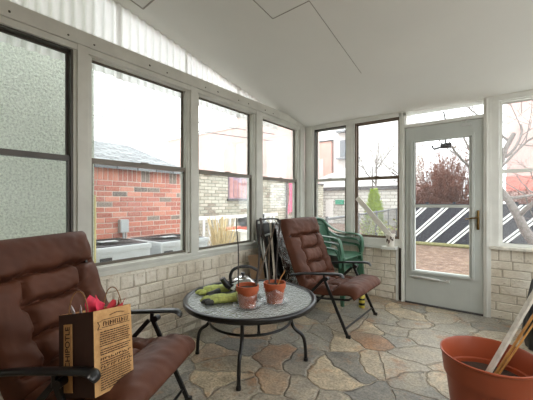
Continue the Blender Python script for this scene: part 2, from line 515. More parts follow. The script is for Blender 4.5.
# ================================================================== the room
LEFT = lambda s, t, z: (t, s, z)          # along the left wall (s = y), t = depth into the room
BACK = lambda s, t, z: (s, -t, z)         # along the back wall (s = x)
RIGHTX = 3.25
HOUSEY = -4.35
def ceil_z(y): return 2.215 - 0.178 * y

# floor
fl = MB().box((-0.1, HOUSEY - 0.1, -0.12), (RIGHTX + 0.1, 0.12, 0.0))
struct(fl.build('floor', 'flagstone'), 'irregular flagstone paving in tan, grey and slate')

# ceiling, sloping up to the house
cm = MB()
y0, y1 = 0.14, HOUSEY - 0.1
cm.add([(-0.16, y0, ceil_z(y0)), (RIGHTX + 0.16, y0, ceil_z(y0)), (RIGHTX + 0.16, y1, ceil_z(y1)), (-0.16, y1, ceil_z(y1)),
        (-0.16, y0, ceil_z(y0) + 0.06), (RIGHTX + 0.16, y0, ceil_z(y0) + 0.06), (RIGHTX + 0.16, y1, ceil_z(y1) + 0.06), (-0.16, y1, ceil_z(y1) + 0.06)],
       [(0, 1, 2, 3), (7, 6, 5, 4), (0, 4, 5, 1), (1, 5, 6, 2), (2, 6, 7, 3), (3, 7, 4, 0)])
struct(cm.build('ceiling', 'ceiling_paint'), 'smooth off-white sloping ceiling')
sm = MB()
def seam(a, b, w=0.006):
    pa = Vector((a[0], a[1], ceil_z(a[1]) - 0.001)); pb = Vector((b[0], b[1], ceil_z(b[1]) - 0.001))
    sm.bar(pa, pb, w, 0.003)
seam((0.80, -2.6), (0.845, -1.94)); seam((0.845, -1.94), (1.17, -1.955)); seam((1.17, -1.955), (1.172, -0.96), 0.004)
seam((0.014, -2.514), (0.22, -2.53), 0.012); seam((0.014, -2.514), (0.016, -2.7), 0.012)
struct(sm.build('trim_1', 'seam_grey'), 'thin dark seams between the ceiling panels')

def brick_mb(xf, s0, s1, courses, depth=0.1, ch=0.006, jit=0.003, seed=1, gap=0.010, rec=0.006):
    """courses: (z0, z1, brick_length, offset)"""
    rnd = random.Random(seed); mb = MB(xf); back = MB(xf)
    for (z0, z1, bl, off) in courses:
        s = s0 - off * bl
        while s < s1 - 0.004:
            a, b = max(s, s0), min(s + bl - gap, s1)
            s += bl
            if b - a < 0.02: continue
            t = rnd.uniform(-jit, jit); za, zb = z0 + gap * 0.5 + rnd.uniform(-.0015, .0015), z1 - gap * 0.5 + rnd.uniform(-.0015, .0015)
            j = lambda: rnd.uniform(-0.002, 0.002)
            mid = [(a + j(), t - ch, za + j()), (b + j(), t - ch, za + j()), (b + j(), t - ch, zb + j()), (a + j(), t - ch, zb + j())]
            fr = [(a + ch, t + j(), za + ch), (b - ch, t + j(), za + ch), (b - ch, t + j(), zb - ch), (a + ch, t + j(), zb - ch)]
            bk = [(p[0], -depth * 0.5, p[2]) for p in mid]
            mb.add(bk + mid + fr, [(0, 1, 5, 4), (1, 2, 6, 5), (2, 3, 7, 6), (3, 0, 4, 7), (4, 5, 9, 8), (5, 6, 10, 9), (6, 7, 11, 10), (7, 4, 8, 11), (8, 9, 10, 11), (3, 2, 1, 0)])
    zz0 = min(c[0] for c in courses); zz1 = max(c[1] for c in courses)
    back.box((s0, -depth, zz0), (s1, -rec, zz1))
    return mb, back
def room_courses(ztop, sol, hdr=0.1):
    cs = [(ztop - sol, ztop, hdr, 0.3)]
    n = int(round((ztop - sol) / 0.077)); h = (ztop - sol) / n
    for i in range(n): cs.append((i * h, (i + 1) * h, (0.205, 0.235, 0.215)[i % 3], 0.5 * (i % 2) + (0.13, 0.3, 0.02)[i % 3]))
    return cs

KW = dict(gap=0.0055, ch=0.006, jit=0.004, rec=0.0045)
wl, wlb = brick_mb(LEFT, HOUSEY, 0.0, room_courses(0.615, 0.105), seed=3, **KW)
wl_o = struct(wl.build('wall_left', 'painted_brick'), 'low cream painted brick wall under the windows')
wlb.build('mortar', 'painted_mortar', wl_o)
MB(LEFT).box((HOUSEY, -0.10, 0.613), (0, 0.012, 0.634)).build('cap', 'painted_brick', wl_o)
wb, wbb = brick_mb(BACK, 0.0, 1.235, room_courses(0.60, 0.105), seed=5, **KW)
wb_o = struct(wb.build('wall_back', 'painted_brick'), 'cream painted brick beneath the back windows')
wbb.build('mortar', 'painted_mortar', wb_o)
MB(BACK).box((1.262, -0.1, 0.0), (1.297, -0.03, 0.62)).build('dark_gap', 'seam_dark', wb_o)
wb2, wbb2 = brick_mb(BACK, 2.145, RIGHTX, room_courses(0.69, 0.115, 0.098), seed=9, **KW)
wb2.build('brick_pier', 'painted_brick', wb_o); wbb2.build('mortar', 'painted_mortar', wb_o)
MB(BACK).box((1.236, -0.1, 0.0), (1.262, 0.004, 0.62)).build('end_render', 'trim_white', wb_o)

# right wall: low wall, posts and head with open window bays; house wall behind the camera
wr = MB()
wr.box((RIGHTX, HOUSEY, 0), (RIGHTX + 0.12, 0.1, 0.65))
for yy in (-0.1, -1.05, -2.0, -2.95, -3.9): wr.box((RIGHTX, yy - 0.06, 0.65), (RIGHTX + 0.1, yy + 0.06, 2.2))
wr.box((RIGHTX, HOUSEY, 0.65), (RIGHTX + 0.1, -2.95, 2.2))  # solid stretch added out of view to darken the near end
wr.box((RIGHTX, HOUSEY, 2.16), (RIGHTX + 0.1, 0.1, 2.3))
for k in range(6):
    ya, yb = 0.1 - k * 0.75, 0.1 - (k + 1) * 0.75
    wr.box((RIGHTX, yb, 2.25), (RIGHTX + 0.1, ya, ceil_z(ya) + 0.03))
struct(wr.build('wall_right', 'trim_paint'))
hw = MB().box((-0.1, HOUSEY - 0.12, 0), (RIGHTX + 0.12, HOUSEY, ceil_z(HOUSEY)))
struct(hw.build('wall_house', 'house_paint'))

# left wall trim: head board, posts, sill, corner
tr = MB(LEFT)
tr.box((HOUSEY, -0.03, 2.205), (-0.47, 0.02, 2.30))                 # head board
tr.add([(-0.47, -0.03, 2.205), (0.0, -0.03, 2.205), (0.0, -0.03, 2.212), (-0.47, -0.03, 2.296),
        (-0.47, 0.02, 2.205), (0.0, 0.02, 2.205), (0.0, 0.02, 2.212), (-0.47, 0.02, 2.296)],
       [(0, 1, 2, 3), (7, 6, 5, 4), (0, 4, 5, 1), (1, 5, 6, 2), (2, 6, 7, 3), (3, 7, 4, 0)])
tr.box((HOUSEY, -0.10, 2.165), (0, 0.008, 2.205))                   # head stop
struct(tr.build('trim_2', 'trim_paint', bevel=0.003), 'grey painted head board above the left windows')
WINS = [(-3.81, -3.01), (-2.885, -2.075), (-1.935, -1.15), (-0.965, -0.185)]
tp = MB(LEFT)
for a, b in ((-3.0, -2.895), (-2.065, -1.945), (-1.14, -0.975), (-0.175, 0.0)):
    w = b - a
    tp.box((a, -0.10, 0.72), (b, -0.005, 2.165))
    tp.box((a + w * 0.18, -0.01, 0.70), (b - w * 0.18, 0.014, 2.205))
tp.box((HOUSEY, -0.10, 0.72), (-3.82, 0.0, 2.165))
struct(tp.build('trim_3', 'trim_paint', bevel=0.003), 'grey painted posts between the left windows')
ts = MB(LEFT)
ts.box((HOUSEY, -0.12, 0.634), (0, -0.005, 0.696))
ts.box((HOUSEY, -0.10, 0.682), (0, 0.012, 0.702))
ts.box((HOUSEY, -0.08, 0.645), (0, 0.004, 0.665))
struct(ts.build('trim_4', 'trim_paint', bevel=0.003), 'grey painted sill under the left windows')
sc_ = MB(LEFT)
rnd = random.Random(4)
yy = -3.5
while yy < -0.5:
    sc_.tube([(yy, 0.019, 2.235 + rnd.uniform(-.004, .01)), (yy, 0.024, 2.235)], 0.006, 6); yy += rnd.choice((0.16, 0.3, 0.42))
struct(sc_.build('trim_5', 'seam_dark'), 'small screw heads along the head board')

# back wall trim
tb = MB(BACK)
tb.box((0.0, -0.10, 2.165), (1.335, 0.012, 2.235)); tb.box((2.092, -0.10, 2.165), (RIGHTX, 0.012, 2.235))
tb.box((0.0, -0.10, 0.70), (0.142, 0.004, 2.2)); tb.box((0.03, -0.02, 0.0), (0.11, 0.016, 2.2))
tb.box((0.615, -0.10, 0.70), (0.728, 0.004, 2.2)); tb.box((0.64, 0.0, 0.70), (0.70, 0.016, 2.2))
tb.box((1.275, -0.10, 0.62), (1.335, 0.012, 2.2)); tb.box((1.297, -0.10, 0.0), (1.335, 0.012, 0.62)); tb.box((1.30, 0.0, 0.0), (1.318, 0.024, 2.2))
tb.box((2.088, -0.10, 0.0), (2.15, 0.02, 2.2)); tb.box((2.07, -0.10, 0.0), (2.09, -0.045, 2.02)); tb.box((1.33, -0.10, 0.0), (1.36, -0.045, 2.02)); tb.box((2.11, 0.0, 0.0), (2.124, 0.032, 2.2))
tb.box((2.15, -0.10, 0.72), (2.215, 0.010, 2.166))
tb.box((1.335, -0.08, 2.02), (2.092, 0.016, 2.055))
tb.box((3.06, -0.10, 0.72), (RIGHTX, 0.0, 2.2))
struct(tb.build('trim_6', 'trim_white', bevel=0.003), 'white painted frame around the back windows and door')
tb2 = MB(BACK)
tb2.box((0.0, -0.12, 0.60), (1.262, 0.03, 0.635)); tb2.box((1.10, 0.03, 0.605), (1.262, 0.125, 0.635)); tb2.box((0.0, -0.1, 0.635), (1.275, 0.0, 0.72))
struct(tb2.build('trim_7', 'trim_white', bevel=0.003), 'white sill under the two back windows')
tb3 = MB(BACK)
tb3.box((2.135, -0.12, 0.69), (RIGHTX, 0.045, 0.718))
struct(tb3.build('trim_8', 'weathered_board', bevel=0.003), 'worn wooden sill right of the door')

def ring(mb, s0, s1, z0, z1, w, t0, t1, wb=None, wt=None):
    wb = wb or w; wt = wt or w
    mb.box((s0, t0, z0), (s0 + w, t1, z1)); mb.box((s1 - w, t0, z0), (s1, t1, z1))
    mb.box((s0 + w, t0, z0), (s1 - w, t1, z0 + wb)); mb.box((s0 + w, t0, z1 - wt), (s1 - w, t1, z1))
    return mb
def make_window(n, xf, s0, s1, z0, zm, z1, sash, frame, up_glass='window_glass', lo_glass='lower_glass', label=None):
    root = empty_struct('window_%d' % n)
    if label: root['label'] = label
    ring(MB(xf), s0 - 0.012, s1 + 0.012, z0 - 0.012, z1 + 0.012, 0.014, -0.095, -0.012).build('frame', frame, root)
    us = ring(MB(xf), s0, s1, zm - 0.018, z1, 0.013, -0.078, -0.056, wb=0.034); u = us.build('upper_sash', sash, root)
    ls = ring(MB(xf), s0, s1, z0, zm + 0.016, 0.015, -0.05, -0.026, wb=0.02, wt=0.034); l = ls.build('lower_sash', sash, root)
    MB(xf).box((s0 + 0.012, -0.069, zm), (s1 - 0.012, -0.065, z1 - 0.012)).build('pane', up_glass, u)
    MB(xf).box((s0 + 0.013, -0.040, z0 + 0.02), (s1 - 0.013, -0.036, zm)).build('pane', lo_glass, l)
    lk = MB(xf); m = (s0 + s1) / 2
    lk.box((m - 0.03, -0.028, zm + 0.012), (m + 0.03, -0.01, zm + 0.022)); lk.build('latch', sash, l)
    gk = MB(xf)
    ring(gk, s0 + 0.012, s1 - 0.012, z0 + 0.018, zm - 0.010, 0.005, -0.036, -0.030)
    ring(gk, s0 + 0.011, s1 - 0.011, zm + 0.008, z1 - 0.011, 0.005, -0.065, -0.059)
    gk.build('gasket', 'bronze_sash', root)
    return root
for i, (a, b) in enumerate(WINS):
    make_window(i + 1, LEFT, a, b, 0.708, 1.45, 2.16, 'bronze_sash' if i == 0 else 'sash_grey', 'bronze_sash' if i == 0 else 'trim_paint',
                up_glass='clean_glass' if i == 0 else 'window_glass', lo_glass='clean_glass' if i == 0 else 'lower_glass')
make_window(5, BACK, 0.157, 0.603, 0.725, 1.462, 2.155, 'trim_paint', 'bronze_sash')
make_window(6, BACK, 0.742, 1.262, 0.725, 1.458, 2.155, 'wood_sash', 'wood_sash')
make_window(7, BACK, 2.228, 3.045, 0.732, 1.467, 2.155, 'trim_white', 'trim_white')
tw = empty_struct('window_8'); tw['label'] = 'narrow glazed strip above the door'
ring(MB(BACK), 1.337, 2.09, 2.055, 2.215, 0.005, -0.07, -0.02).build('frame', 'trim_white', tw)
MB(BACK).box((1.343, -0.05, 2.06), (2.085, -0.046, 2.212)).build('pane', 'window_glass', tw)

# storm door
dr = empty_struct('door_1'); dr['label'] = 'pale grey storm door with two glass panels'
D0, D1, ZB, ZT = 1.343, 2.086, 0.015, 2.012
lf = MB(BACK)
lf.box((D0, -0.04, ZB), (D0 + 0.085, 0.0, ZT)); lf.box((D1 - 0.105, -0.04, ZB), (D1, 0.0, ZT))
lf.box((D0 + 0.085, -0.04, ZB), (D1 - 0.105, 0.0, 0.37)); lf.box((D0 + 0.085, -0.04, 1.86), (D1 - 0.105, 0.0, ZT))
lf.build('leaf', 'door_paint', dr, bevel=0.002)
gx0, gx1 = D0 + 0.085, D1 - 0.105
fm = MB(BACK)
ring(fm, gx0 - 0.03, gx1 + 0.03, 0.355, 1.875, 0.024, -0.005, 0.024)
ring(fm, gx0, gx1, 0.37, 1.86, 0.016, -0.045, 0.008)
fm.box((gx0, -0.03, 1.098), (gx1, 0.01, 1.13))
fm.build('glazing_frame', 'door_paint', dr, bevel=0.002)
MB(BACK).box((gx0 + 0.012, -0.022, 0.38), (gx1 - 0.012, -0.018, 1.10)).build('pane', 'clean_glass', dr)
MB(BACK).box((gx0 + 0.012, -0.030, 1.12), (gx1 - 0.012, -0.026, 1.85)).build('pane', 'clean_glass', dr)
seal = MB(BACK); ring(seal, gx0 + 0.012, gx1 - 0.012, 1.125, 1.85, 0.008, -0.02, -0.012); seal.build('seal', 'bronze_sash', dr)
hn = MB(BACK)
hn.tube(spline([(2.043, 0.004, 0.88), (2.043, 0.012, 0.90), (2.043, 0.014, 0.97), (2.043, 0.012, 1.05), (2.043, 0.004, 1.07)], 16), [0.0125] * 17, 10)
hn.tube([(2.043, 0.0, 1.0), (2.043, 0.05, 1.0)], 0.011, 10); hn.tube([(2.043, 0.0, 0.93), (2.043, 0.03, 0.93)], 0.012, 10)
ho = hn.build('handle', 'brass', dr, smooth=50)
MB(BACK).tube(spline([(2.043, 0.048, 1.0), (2.0, 0.056, 0.995), (1.95, 0.05, 0.985), (1.935, 0.046, 0.985)], 12), 0.008, 8).build('lever', 'brass', ho, smooth=50)
cl = MB(BACK)
cl.tube([(1.43, 0.035, 0.318), (1.70, 0.035, 0.306)], 0.014, 12); cl.tube([(1.70, 0.035, 0.306), (1.78, 0.035, 0.303)], 0.005, 8)
cl.box((1.385, 0.0, 0.308), (1.44, 0.038, 0.318)); cl.box((1.76, 0.0, 0.292), (1.79, 0.04, 0.315))
cl.build('closer', 'aluminium', dr, smooth=50)
ck = MB(BACK); ck.box((1.90, 0.0, 1.955), (1.985, 0.02, 1.985)); ck.box((1.93, 0.0, 1.985), (1.94, 0.014, 2.02)); ck.build('stay_bracket', 'aluminium', dr)
MB(BACK).box((D0, -0.06, 0.0), (D1, 0.02, 0.014)).build('threshold', 'gutter_dark', dr)

# corrugated fibreglass sheets hung outside above the left windows
def corrugated(y0, y1, x, label, tilt=0.0):
    n = int((y1 - y0) / 0.0085); P, Q = [], []
    for i in range(n + 1):
        y = y0 + (y1 - y0) * i / n
        xx = x + 0.011 * math.sin(2 * PI * y / 0.068)
        zt = ceil_z(y) + 0.0
        P.append([(xx, y, 2.10 + tilt * (y - y0)), (xx, y, zt)]); Q.append([(xx - 0.002, y, 2.10 + tilt * (y - y0)), (xx - 0.002, y, zt)])
    o = MB().slab(P, Q).build('corrugated_panel', 'fibreglass', smooth=60)
    return tag(o, label, 'panel', 'corrugated sheets above the left windows')
corrugated(-4.3, -2.62, -0.112, 'white corrugated sheet above the window showing green-grey stucco', 0.008)
corrugated(-2.66, -1.98, -0.106, 'white corrugated sheet above the window with the red brick garage', 0.01)
corrugated(-2.02, -1.25, -0.112, 'white corrugated sheet above the window with the boarded brick wall', 0.0)
corrugated(-1.30, -0.50, -0.106, 'narrow end of white corrugated sheeting wedged where ceiling meets head board', 0.0)

# out-of-view lamp body, added to go with the fill light
lampo = thing('added_fill_lamp', 'unseen round white ceiling lamp added for fill light', 'lamp', (2.55, -3.2, ceil_z(-3.2) - 0.02))
MB().lathe([(0.0, 0.03), (0.14, 0.03), (0.15, 0.0), (0.12, -0.02), (0.0, -0.03)], 24).build('fill_lamp_shade', 'lamp_white', lampo, smooth=40)
# ================================================================== furniture
def cushion(name, path, width, thick, parent, creases, cols, roll_from=None, nu=72, nv=130, seed=0, back=0.35):
    """padded strip along path (x, z) in the chair's own frame; creases in v, cols in u, tufts where they meet"""
    pts = spline([(p[0], 0, p[1]) for p in path], nv)
    seg = [0.0]
    for a, b in zip(pts, pts[1:]): seg.append(seg[-1] + (b - a).length)
    L = seg[-1]; rows_f, rows_b = [], []
    N = len(pts)
    for i, p in enumerate(pts):
        t = (pts[min(i + 1, N - 1)] - pts[max(i - 1, 0)]).normalized()
        nrm = Vector((-t.z, 0, t.x))                # left-hand normal; flipped by caller through path order
        v = seg[i] / L
        ev = max(0.0, 1 - abs(2 * v - 1) ** 10) ** 0.5
        rf, rb = [], []
        for j in range(nu + 1):
            u = -1 + 2 * j / nu
            eu = max(0.0, 1 - abs(u) ** 7) ** 0.5
            h = thick * (0.25 + 0.75 * min(ev, 1)) * (0.2 + 0.8 * eu) * (1 if ev * eu > 0 else 0)
            dip = 0.0
            for (cv, u0, u1, dep) in creases:
                if u0 - 0.05 <= u <= u1 + 0.05:
                    dv = abs(v - cv - 0.008 * math.sin(9 * u + seed)) * L
                    fade = min(1, max(0, (u - u0 + 0.05) / 0.1), ) * min(1, max(0, (u1 + 0.05 - u) / 0.1))
                    dip = max(dip, dep * fade * (0.62 * math.exp(-(dv / 0.011) ** 1.6) + 0.38 * math.exp(-dv / 0.04)))
            for (cu, v0, v1, dep) in cols:
                if v0 - 0.02 <= v <= v1 + 0.02:
                    du = abs(u - cu - 0.015 * math.sin(22 * v + seed)) * width / 2
                    fade = min(1, max(0, (v - v0 + 0.02) / 0.06)) * min(1, max(0, (v1 + 0.02 - v) / 0.06))
                    dip = max(dip, dep * fade * (0.62 * math.exp(-(du / 0.011) ** 1.6) + 0.38 * math.exp(-du / 0.035)))
                    for (cv, u0, u1, d2) in creases:
                        if u0 - 0.05 <= cu <= u1 + 0.05 and v0 - 0.02 <= cv <= v1 + 0.02:
                            rr = math.hypot(du, (v - cv) * L)
                            dip = max(dip, 0.92 * math.exp(-(rr / 0.03) ** 1.3))
            wr = noise.noise(Vector((u * 5 + seed, v * 9, seed))) * 0.004 + noise.noise(Vector((u * 3 + v * 7, v * 15 - u * 6, seed + 3))) * 0.003
            nc = min([abs(v - c[0]) for c in creases] + [1]) * L
            wr += 0.004 * math.sin(30 * u + 8 * noise.noise(Vector((u * 2, v * 3, seed)))) * math.exp(-nc / 0.045) * (0.5 + noise.noise(Vector((u * 4, seed, v * 6))))
            if abs(u) > 0.52: wr += 0.004 * math.sin(34 * v + 9 * abs(u) + 5 * noise.noise(Vector((u, v * 3, seed + 8)))) * min(1, (abs(u) - 0.52) / 0.1)
            hh = h * (1 - 0.92 * dip) + wr * min(1, ev * eu * 1.5)
            if roll_from is not None and v > roll_from: hh *= 1.12
            sh = 1.0 - 0.012 * (1 - eu)
            rf.append(p + nrm * hh + Vector((0, u * width / 2 * sh, 0)))
            rb.append(p - nrm * (back * thick * (0.3 + 0.7 * min(ev, eu))) + Vector((0, u * width / 2 * sh, 0)))
        rows_f.append(rf); rows_b.append(rb)
    return MB().slab(rows_f, rows_b).build(name, 'brown_fabric', parent, smooth=80)

def make_recliner(label, loc, rotz, seed, arms_z=0.0):
    r = thing('reclining_chair', label, 'chair', loc, rotz, 'brown padded folding recliners')
    # back: path runs top -> bottom so that its normal faces the sitter
    bp = [(-0.415, 1.005), (-0.375, 0.86), (-0.30, 0.66), (-0.22, 0.47), (-0.15, 0.335)]
    bw = 0.67
    cushion('back_cushion', bp, bw, 0.098, r,
            [(0.27, -0.93, 0.93, 0.85), (0.47, -0.55, 0.55, 0.8), (0.68, -0.55, 0.55, 0.8), (0.88, -0.9, 0.9, 0.6)],
            [(-0.5, 0.28, 0.96, 0.7), (0.5, 0.28, 0.96, 0.7)], seed=seed)
    sp = [(-0.17, 0.325), (0.0, 0.325), (0.16, 0.345), (0.28, 0.366), (0.335, 0.36), (0.362, 0.325)]
    cushion('seat_cushion', sp, 0.63, 0.072, r,
            [(0.30, -0.55, 0.55, 0.85), (0.60, -0.95, 0.95, 0.9)],
            [(-0.5, 0.02, 0.60, 0.8), (0.5, 0.02, 0.60, 0.8)], roll_from=0.66, seed=seed + 5)
    fr = MB()
    for s in (-1, 1):
        fr.tube(spline([(-0.36, s * 0.27, 0.95), (-0.29, s * 0.29, 0.70), (-0.17, s * 0.30, 0.36), (-0.14, s * 0.30, 0.29)], 16), 0.0105, 8)
        fr.tube(spline([(-0.17, s * 0.30, 0.285), (0.05, s * 0.30, 0.285), (0.30, s * 0.30, 0.315)], 12), 0.0105, 8)
    fr.tube([(-0.365, -0.27, 0.955), (-0.365, 0.27, 0.955)], 0.0105, 8)
    fr.tube([(0.30, -0.30, 0.315), (0.30, 0.30, 0.315)], 0.0105, 8)
    fr.tube([(-0.15, -0.30, 0.285), (-0.15, 0.30, 0.285)], 0.0105, 8)
    fr.build('frame', 'black_paint', r, smooth=50)
    hub = (0.084, 0.485)
    for s in (-1, 1):
        l = MB(); l.bar((hub[0], s * 0.345, hub[1]), (0.318, s * 0.352, 0.006), 0.014, 0.026, (1, 0, 0)); l.build('leg', 'black_paint', r, bevel=0.003)
        l = MB(); l.bar((hub[0] - 0.01, s * 0.325, hub[1] - 0.01), (-0.36, s * 0.325, 0.006), 0.014, 0.026, (1, 0, 0)); l.build('leg', 'black_paint', r, bevel=0.003)
        ft = MB(); ft.obox((0.300, s * 0.352 - 0.011, 0.0), (0.04, 0, 0), (0, 0.022, 0), (0, 0, 0.03)); ft.build('foot_cap', 'black_plastic', r, bevel=0.004)
        ft = MB(); ft.obox((-0.385, s * 0.325 - 0.011, 0.0), (0.04, 0, 0), (0, 0.022, 0), (0, 0, 0.03)); ft.build('foot_cap', 'black_plastic', r, bevel=0.004)
    MB().tube([(0.285, -0.35, 0.068), (0.285, 0.35, 0.068)], 0.009, 8).build('stretcher', 'black_paint', r, smooth=50)
    MB().tube([(-0.31, -0.325, 0.068), (-0.31, 0.325, 0.068)], 0.009, 8).build('stretcher', 'black_paint', r, smooth=50)
    for s in (-1, 1):
        pts = spline([(-0.27, 0, 0.470), (-0.12, 0, 0.503), (0.08, 0, 0.527), (0.20, 0, 0.540), (0.25, 0, 0.538), (0.275, 0, 0.518)], 30)
        P, Q = [], []
        for i, p in enumerate(pts):
            f = i / (len(pts) - 1)
            w = 0.022 + 0.008 * min(1, f * 1.6) ; w *= (1 - 0.25 * max(0, (f - 0.9) / 0.1))
            top, bot = [], []
            for k in range(9):
                a = -1 + 2 * k / 8
                top.append((p.x, s * 0.345 + a * w, p.z + arms_z + 0.010 * (1 - abs(a) ** 3)))
                bot.append((p.x, s * 0.345 + a * w, p.z + arms_z - 0.012 * (1 - abs(a) ** 4) - 0.002))
            P.append(top); Q.append(bot)
        ar = MB().slab(P, Q).build('armrest', 'black_plastic', r, smooth=50)
        MB().tube([(hub[0], s * 0.345, hub[1] - 0.02), (hub[0], s * 0.345, 0.52 + arms_z)], 0.012, 8).build('bracket', 'black_paint', ar, smooth=50)
        MB().tube([(hub[0] + 0.03, s * 0.345 - 0.02, hub[1]), (hub[0] + 0.03, s * 0.345 + 0.02, hub[1])], 0.018, 12).build('hinge_knob', 'black_plastic', ar, smooth=50)
        MB().tube([(-0.27, s * 0.345, 0.47 + arms_z), (-0.20, s * 0.30, 0.46)], 0.010, 8).build('pivot', 'black_paint', ar, smooth=50)
    return r
C1 = make_recliner('brown padded recliner by the left windows with a paper takeout bag on its seat', (0.656, -3.138, 0), math.radians(25.9), 1)
C2 = make_recliner('brown padded recliner with an empty seat in front of the green plastic chairs', (0.887, -0.988, 0), math.radians(-0.4), 7)
C1.scale = (0.973,) * 3; C2.scale = (0.982,) * 3

# round glass table
TC = (0.74, -2.08)
tb_ = thing('patio_table', 'low round patio table with textured glass top and black metal legs', 'table', (TC[0], TC[1], 0))
MB().lathe([(0.0, 0.446), (0.457, 0.446), (0.457, 0.452), (0.0, 0.452)], 72).build('tabletop', 'pebbled_glass', tb_)
MB().lathe([(0.455, 0.428), (0.485, 0.428), (0.490, 0.436), (0.490, 0.456), (0.484, 0.463), (0.465, 0.463), (0.455, 0.455), (0.455, 0.428)], 72).build('rim', 'black_paint', tb_, smooth=50)
a0 = math.atan2(-2.455 - TC[1], 0.974 - TC[0]) - math.radians(2)
for k in range(4):
    a = a0 + k * PI / 2
    pts = [(r * math.cos(a), r * math.sin(a), z) for r, z in ((0.45, 0.432), (0.36, 0.425), (0.315, 0.40), (0.305, 0.34), (0.31, 0.27), (0.335, 0.225), (0.385, 0.185), (0.405, 0.12), (0.412, 0.006))]
    MB().tube(spline(pts, 48), 0.0125, 10).build('leg', 'black_paint', tb_, smooth=50)
    MB().lathe([(0.0, 0.0), (0.016, 0.0), (0.016, 0.02), (0.0, 0.02)], 12, (0.412 * math.cos(a), 0.412 * math.sin(a), 0)).build('foot_cap', 'black_plastic', tb_, smooth=50)
MB().tube([(0.30 * math.cos(2 * PI * k / 48), 0.30 * math.sin(2 * PI * k / 48), 0.288) for k in range(48)], 0.009, 8, closed=True).build('brace_ring', 'black_paint', tb_, smooth=50)
TZ = 0.4525

# kettle
kt = thing('kettle', 'steel stovetop kettle with black arched handle behind the left clay pot', 'kettle', (0.635, -2.045, TZ), math.radians(-125))
kt.scale = (1.1, 1.1, 1.0)
MB().lathe([(0.0, 0.0), (0.085, 0.0), (0.098, 0.008), (0.104, 0.03), (0.100, 0.06), (0.085, 0.09), (0.062, 0.112), (0.045, 0.12), (0.0, 0.122)], 40).build('body', 'chrome', kt, smooth=40)
ld = MB().lathe([(0.0, 0.118), (0.045, 0.120), (0.038, 0.130), (0.0, 0.134)], 24).build('lid', 'chrome', kt, smooth=40)
MB().lathe([(0.0, 0.130), (0.008, 0.131), (0.008, 0.140), (0.016, 0.148), (0.014, 0.160), (0.0, 0.164)], 16).build('knob', 'black_plastic', ld, smooth=40)
MB().tube(spline([(0.09, 0, 0.055), (0.115, 0, 0.075), (0.135, 0, 0.105), (0.148, 0, 0.128)], 12), [0.026, 0.0255, 0.025, 0.024, 0.0235, 0.023, 0.0225, 0.022, 0.0215, 0.021, 0.0205, 0.020, 0.02], 12).build('spout', 'black_plastic', kt, smooth=50)
MB().tube(spline([(0.085, 0, 0.085), (0.090, 0, 0.14), (0.07, 0, 0.185), (0.02, 0, 0.205), (-0.05, 0, 0.20), (-0.105, 0, 0.17)], 30), 0.0115, 10).build('handle', 'black_plastic', kt, smooth=50)

# clay pots wrapped in clear plastic, on plastic saucers, with dead sticks
def make_pot(loc, R, H, label, seed, saucer_label, stick_label, sticks, group='small clay pots on the glass table'):
    sa = MB().lathe([(0.0, 0.0), (R * 1.10, 0.0), (R * 1.28, 0.012), (R * 1.30, 0.016), (R * 1.22, 0.014), (R * 1.06, 0.004), (0.0, 0.004)], 40, wob=0.02, seed=seed)
    so = sa.build('saucer', 'clear_film', smooth=60); so.location = (loc[0], loc[1], TZ)
    tag(so, saucer_label, 'saucer', 'clear plastic saucers under the clay pots')
    r = thing('flower_pot', label, 'plant pot', (loc[0], loc[1], TZ + 0.0045), 0, group)
    rb = R * 0.70
    MB().lathe([(0.0, 0.0), (rb, 0.0), (R * 0.90, H * 0.74), (R * 0.985, H * 0.75), (R, H), (R * 0.9, H), (R * 0.86, H * 0.78), (R * 0.84, H * 0.76), (rb * 0.9, 0.02), (0.0, 0.02)], 36).build('body', 'terracotta', r, smooth=35)
    MB().lathe([(0.0, H * 0.86), (R * 0.4, H * 0.87), (R * 0.865, H * 0.84), (R * 0.84, H * 0.78), (0.0, H * 0.78)], 24, wob=0.06, seed=seed).build('soil', 'soil', r, smooth=60)
    rows = []; rn = random.Random(seed); nseg = 44; outer = []
    for i, f in enumerate(np.linspace(0, 1, 12)):
        row = []
        for k in range(nseg + 1):
            a = 2 * PI * (k % nseg) / nseg
            rad = rb + (R * 0.95 - rb) * f + 0.005 + 0.010 * abs(noise.noise(Vector((math.cos(a) * 3 + seed, math.sin(a) * 3, f * 5)))) + 0.012 * max(0, 0.18 - f) / 0.18
            zz = 0.004 + f * H * (0.62 + 0.2 * noise.noise(Vector((math.cos(a) * 1.5, math.sin(a) * 1.5, seed * 1.7))))
            row.append((rad * math.cos(a), rad * math.sin(a), zz))
        rows.append(row)
    MB().grid(rows).build('plastic_wrap', 'clear_film', r, smooth=70, recalc=False)
    for (lab, base, top, rad, mat) in sticks:
        zb = TZ + 0.0045 + H * 0.80
        b = Vector((loc[0] + base[0], loc[1] + base[1], zb)); t = Vector(top)
        d = t - b; n = 7; pts = []
        for k in range(n + 1):
            f = k / n
            pts.append(b + d * f + Vector((noise.noise(Vector((f * 3, seed, base[0] * 40))), noise.noise(Vector((f * 3, seed + 9, base[1] * 40))), 0)) * 0.012 * (1 if 0 < k else 0))
        mb = MB().tube(pts, [rad * (1.1 - 0.35 * k / n) for k in range(n + 1)], 7)
        o = mb.build('stick', mat, smooth=60)
        tag(o, lab, 'stick', 'dead sticks standing in the clay pots')
    return r
